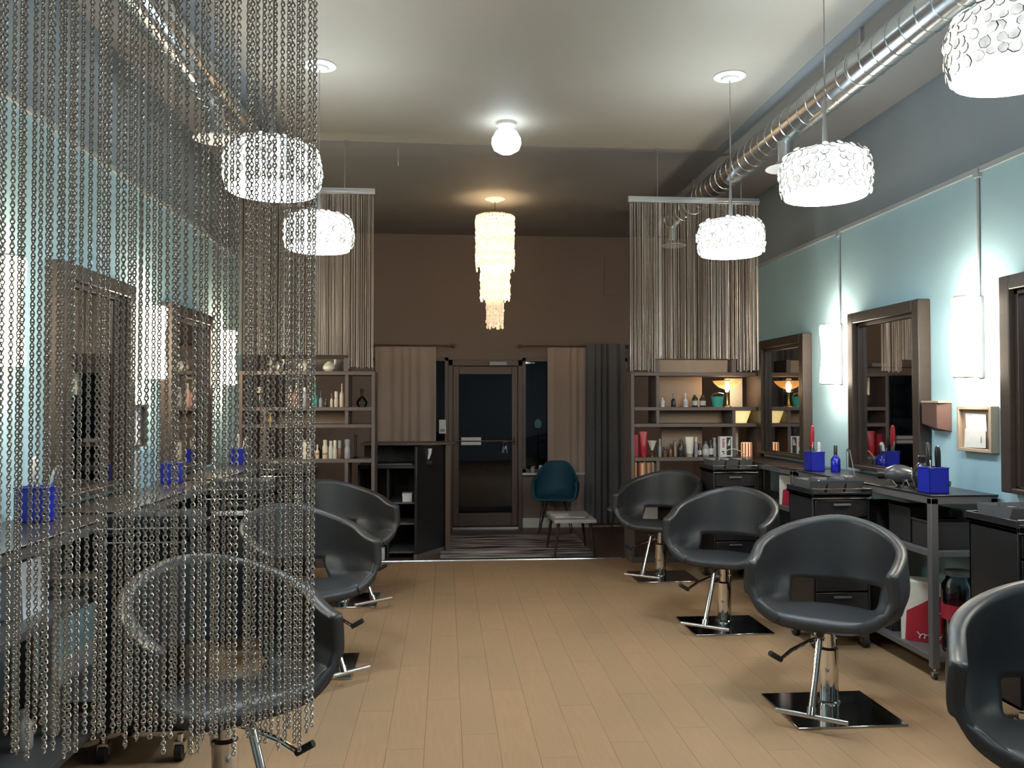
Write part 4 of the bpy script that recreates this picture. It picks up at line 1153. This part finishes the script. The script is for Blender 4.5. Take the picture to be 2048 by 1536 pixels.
for k, (dx, dy, a) in enumerate(((0, 0, .3), (.05, .02, 1.6), (-.03, .03, 2.5))):
    part(cl, 'clip', MB().box(-.06, .06, -.008, .008, .002, .012).tube([(-.01, 0, .01), (.02, .0, .045), (.05, .01, .05)], .004, 6).xf(Matrix.Translation((dx, dy, 0)) @ Matrix.Rotation(a, 4, 'Z')), M['chrome'])
wr = thing('bent_wire', 'thin bent wire arching over the trolley in front of the lamp shelf', 'wire', (2.66, 7.55, 1.12))
part(wr, 'arc', MB().tube([(.0 + .15 * math.cos(PI * k / 12) + .02, 0, -.07 + .17 * math.sin(PI * k / 12)) for k in range(13)], .004, 6), M['rail'])
part(wr, 'foot', MB().lathe([(0, -.08), (.02, -.08), (.02, -.068), (0, -.066)], 12, (.17, 0, 0)), M['rail'])
# flat iron and bottles on trolleys
for k, (lx_, ly_, lb) in enumerate(((2.60, 5.56, 'small pale jar in the bins of the trolley before the station'), (2.91, 4.05, 'small brown disc jar in the trolley cut by the frame'))):
    t = thing('jar', lb, 'jar', (lx_, ly_, 1.04))
    part(t, 'body', MB().lathe([(0, 0), (.022, 0), (.024, .05), (.018, .06), (0, .06)], 14), M['label' if k == 0 else 'redwood'])
    part(t, 'lid', MB().lathe([(0, .06), (.02, .06), (.02, .075), (0, .078)], 14), M['paper' if k == 0 else 'greyp'])

# red product cartons on the station shelves
def carton(loc, w, d, h, label, rz=0.0):
    t = thing('product_carton', label, 'carton', loc, rz, 'white and red product cartons')
    part(t, 'carton_body', MB().box(-w, w, -d, d, 0, h), M['cream'], .004)
    part(t, 'red_panel', MB().add([(-w * .86, -d - .001, .003), (w, -d - .001, .003), (w, -d - .001, h * .92), (-w * .1, -d - .001, h * .70), (-w * .80, -d - .001, h * .50)], [(0, 1, 2, 3, 4)]), M['red'])
    part(t, 'red_side', MB().add([(-w - .001, -d, .003), (-w - .001, d, .003), (-w - .001, d, h * .55), (-w - .001, -d, h * .38)], [(0, 1, 2, 3)]), M['cream'])
    sc = MB(); r5 = random.Random(4); x0 = -w * .45
    pts = []
    for k in range(26):
        u = k / 25
        pts.append((x0 + w * 1.0 * u + .010 * math.sin(u * 38), -d - .003, h * .10 + (.016 if k % 5 else .028) * math.sin(u * 38 + 1.2)))
    part(t, 'script_lettering', sc.tube(pts, .0028, 5), M['paper'])
    part(t, 'small_print', MB().box(w * .0, w * .35, -d - .002, -d, h * .50, h * .52).box(w * .5, w * .9, -d - .002, -d, h * .50, h * .52), M['label'])
    return t
carton((3.09, 5.07, .138), .17, .085, .38, 'red and white product carton on the bottom shelf of the grey station', -.58)
carton((3.08, 7.04, .758), .15, .08, .26, 'red and white product carton on the shelf of the station beside the lamp shelf', -.45)
jr = thing('plastic_jar', 'clear jar with a wide red band on the bottom shelf of the grey station', 'jar', (3.12, 4.83, .138))
part(jr, 'body', MB().lathe([(0, 0), (.09, 0), (.095, .02), (.095, .40), (.07, .44), (.07, .46), (.066, .46), (.066, .44), (.088, .39), (.088, .02), (0, .01)], 28), M['bglass'])
part(jr, 'red_band', MB().lathe([(.0955, .20), (.097, .20), (.097, .29), (.0955, .29)], 28), M['red'])
part(jr, 'contents', MB().lathe([(0, .012), (.084, .012), (.084, .17), (0, .17)], 20), M['greywood'])
part(jr, 'lid', MB().lathe([(0, .46), (.074, .46), (.074, .49), (0, .492)], 24), M['greyp'])
def bin_(loc, w, d, h, label, mm='blackm'):
    t = thing('storage_bin', label, 'bin', loc, 0, 'dark bins on station shelves')
    k = .006
    part(t, 'bin_body', MB().box(-w, w, -d, -d + k, 0, h).box(-w, w, d - k, d, 0, h).box(-w, -w + k, -d, d, 0, h).box(w - k, w, -d, d, 0, h).box(-w, w, -d, d, 0, k), M[mm], .002)
    part(t, 'rim', MB().box(-w - .006, w + .006, -d - .006, -d + k, h - .012, h).box(-w - .006, w + .006, d - k, d + .006, h - .012, h).box(-w - .006, -w, -d, d, h - .012, h).box(w, w + .006, -d, d, h - .012, h), M[mm])
    return t
bin_((3.09, 4.90, .758), .15, .12, .17, 'dark open bin on the middle shelf at the open end of the grey station')
bin_((3.09, 5.20, .758), .13, .13, .22, 'taller dark bin behind the first on the middle shelf of the grey station')
bin_((3.09, 5.65, .758), .13, .16, .19, 'dark bin in the centre of the middle shelf of the grey station')
bin_((3.09, 5.45, .138), .14, .17, .30, 'dark deep bin on the bottom shelf behind the red carton')
bin_((-1.85, 4.75, .758), .14, .17, .2, 'dark bin on the middle shelf of the station under the wide mirror, behind chains')
bin_((-1.85, 6.60, .758), .14, .17, .2, 'dark bin on the middle shelf of the station by the vase shelf, behind chains')

# wall things on the licence wall
lf = thing('licence_frame', 'deep pale wood frame holding white licence papers on the blue wall', 'frame', (XR, 4.90, 1.345))
w, H, d = .168, .285, .055; f = .022
for (ya, yb, za, zb) in ((-w, -w + f, 0, H), (w - f, w, 0, H), (-w + f, w - f, H - f, H), (-w + f, w - f, 0, f)):
    part(lf, 'frame_board', box(-d, 0, ya, yb, za, zb), M['lightwood'], .003)
part(lf, 'backing', box(-.03, 0, -w + f, w - f, f, H - f), M['tan'])
part(lf, 'paper', MB().add([(-.034, .10, .12), (-.034, -.10, .13), (-.040, -.10, .235), (-.040, .10, .24)], [(0, 1, 2, 3)]), M['paper'])
part(lf, 'paper', MB().add([(-.050, .10, .024), (-.050, -.11, .03), (-.042, -.10, .14), (-.042, .10, .145)], [(0, 1, 2, 3)]), M['label'])
part(lf, 'dark_mark', MB().add([(-.0495, -.055, .06), (-.0495, -.075, .06), (-.0465, -.07, .10), (-.0465, -.06, .10)], [(0, 1, 2, 3)]), M['greybot'])
wbx = thing('wall_dispenser', 'small red-brown wooden box with clipped corners fixed to the blue wall', 'box', (XR, 5.30, 1.46))
part(wbx, 'box_body', MB().add([(0, y, z) for y, z in ((-.10, .0), (.10, .0), (.10, .20), (-.10, .20))] + [(-.09, y, z) for y, z in ((-.075, .02), (.10, .05), (.10, .19), (-.075, .19))],
     [(0, 1, 2, 3), (4, 7, 6, 5), (0, 4, 5, 1), (1, 5, 6, 2), (2, 6, 7, 3), (3, 7, 4, 0)]), M['redwood'], .004)
part(wbx, 'top_edge', MB().box(-.095, 0, -.10, .10, .19, .205), M['lightwood'], .002, 'pale top edge')

# behind the chains: tool boxes, papers, bottles, bag
tool_box((-1.90, 4.02, Zt), .07, .065, .155, 'wide royal blue tool box behind the chains, at the edge of the photo')
iron((-1.91, 4.02, Zt + .012), .05, .4, 'paper', 'pale handled iron in the wide blue box behind the chains', .29)
iron((-1.87, 4.04, Zt + .012), -.2, -1.2, 'alu', 'silver handled iron leaning in the wide blue box behind the chains', .25)
tool_box((-1.88, 5.87, Zt), .06, .06, .13, 'royal blue tool box behind the chains between the two mirrors')
tool_box((-1.86, 7.65, Zt), .075, .07, .13, 'royal blue tool box behind the chains close to the vase shelf')
iron((-1.88, 7.65, Zt + .012), .1, .4, 'ivory', 'cream handled brush in the blue box close to the vase shelf', .26)
iron((-1.83, 7.65, Zt + .012), -.1, -.9, 'ivory', 'second cream brush in the blue box close to the vase shelf', .23)
pf = thing('blue_folder', 'pale blue upright folder behind the chains beside the wide mirror', 'folder', (-1.98, 5.62, Zt))
part(pf, 'cover', MB().box(-.02, -.015, -.13, .13, 0, .24).box(.015, .02, -.13, .13, 0, .24), M['palebl'])
part(pf, 'pages', MB().box(-.015, .015, -.125, .125, 0, .235), M['paper'])
nf = thing('notice_frame', 'narrow framed white notice behind the chains below the middle sconce', 'frame', (XL, 5.67, 1.36))
part(nf, 'frame_board', MB().box(0, .06, -.11, -.095, 0, .28).box(0, .06, .095, .11, 0, .28).box(0, .06, -.095, .095, .265, .28).box(0, .06, -.095, .095, 0, .015), M['wood'], .002)
part(nf, 'paper', box(0, .02, -.095, .095, .015, .265), M['paper'])
bg = thing('paper_bag', 'white paper shopping bag on the station shelf behind the chains', 'bag', (-1.80, 3.66, .758))
part(bg, 'bag_body', MB().add([(-.07, -.10, 0), (.07, -.10, 0), (.07, .10, 0), (-.07, .10, 0), (-.05, -.085, .23), (.05, -.085, .23), (.05, .085, .23), (-.05, .085, .23)], [(0, 3, 2, 1), (0, 1, 5, 4), (1, 2, 6, 5), (2, 3, 7, 6), (3, 0, 4, 7)]), M['paper'])
part(bg, 'handle', MB().tube([(.05, -.03, .22), (.05, -.02, .28), (.05, .02, .28), (.05, .03, .22)], .003, 6), M['ivory'])
bottle('bottle', 'big white bottle on the bottom shelf of the station, behind the chains', (-1.80, 3.98, .138), .045, .24, 'cream', 'cream', .04, .5)
bottle('bottle', 'smaller white bottle beside the big one, behind the chains', (-1.84, 3.80, .138), .04, .17, 'cream', 'cream', .03, .5)
pcs = thing('power_strip_cord', 'black cords hanging against the pale blue wall behind the chains', 'cord', (XL + .0225, 3.9, 0))
part(pcs, 'cord', MB().tube([(0, .0, .55), (.005, .05, .42), (.003, .06, .2), (.008, .05, .02)], .006, 6), M['blackm'])
part(pcs, 'cord', MB().tube([(0, -.25, .40), (.005, -.2, .30), (.003, -.19, .1), (.008, -.2, .02)], .006, 6), M['blackm'])
wsr = thing('price_strip', 'white ribbed strip stuck on the top drawer of the trolley behind the chains', 'strip', (-1.395, 5.652, .90))
part(wsr, 'strip', MB().box(-.15, .15, -.012, .0, 0, .03), M['paper'], .002)
part(wsr, 'rib', MB().box(-.15, .15, -.0135, -.012, .012, .016), M['greybot'])
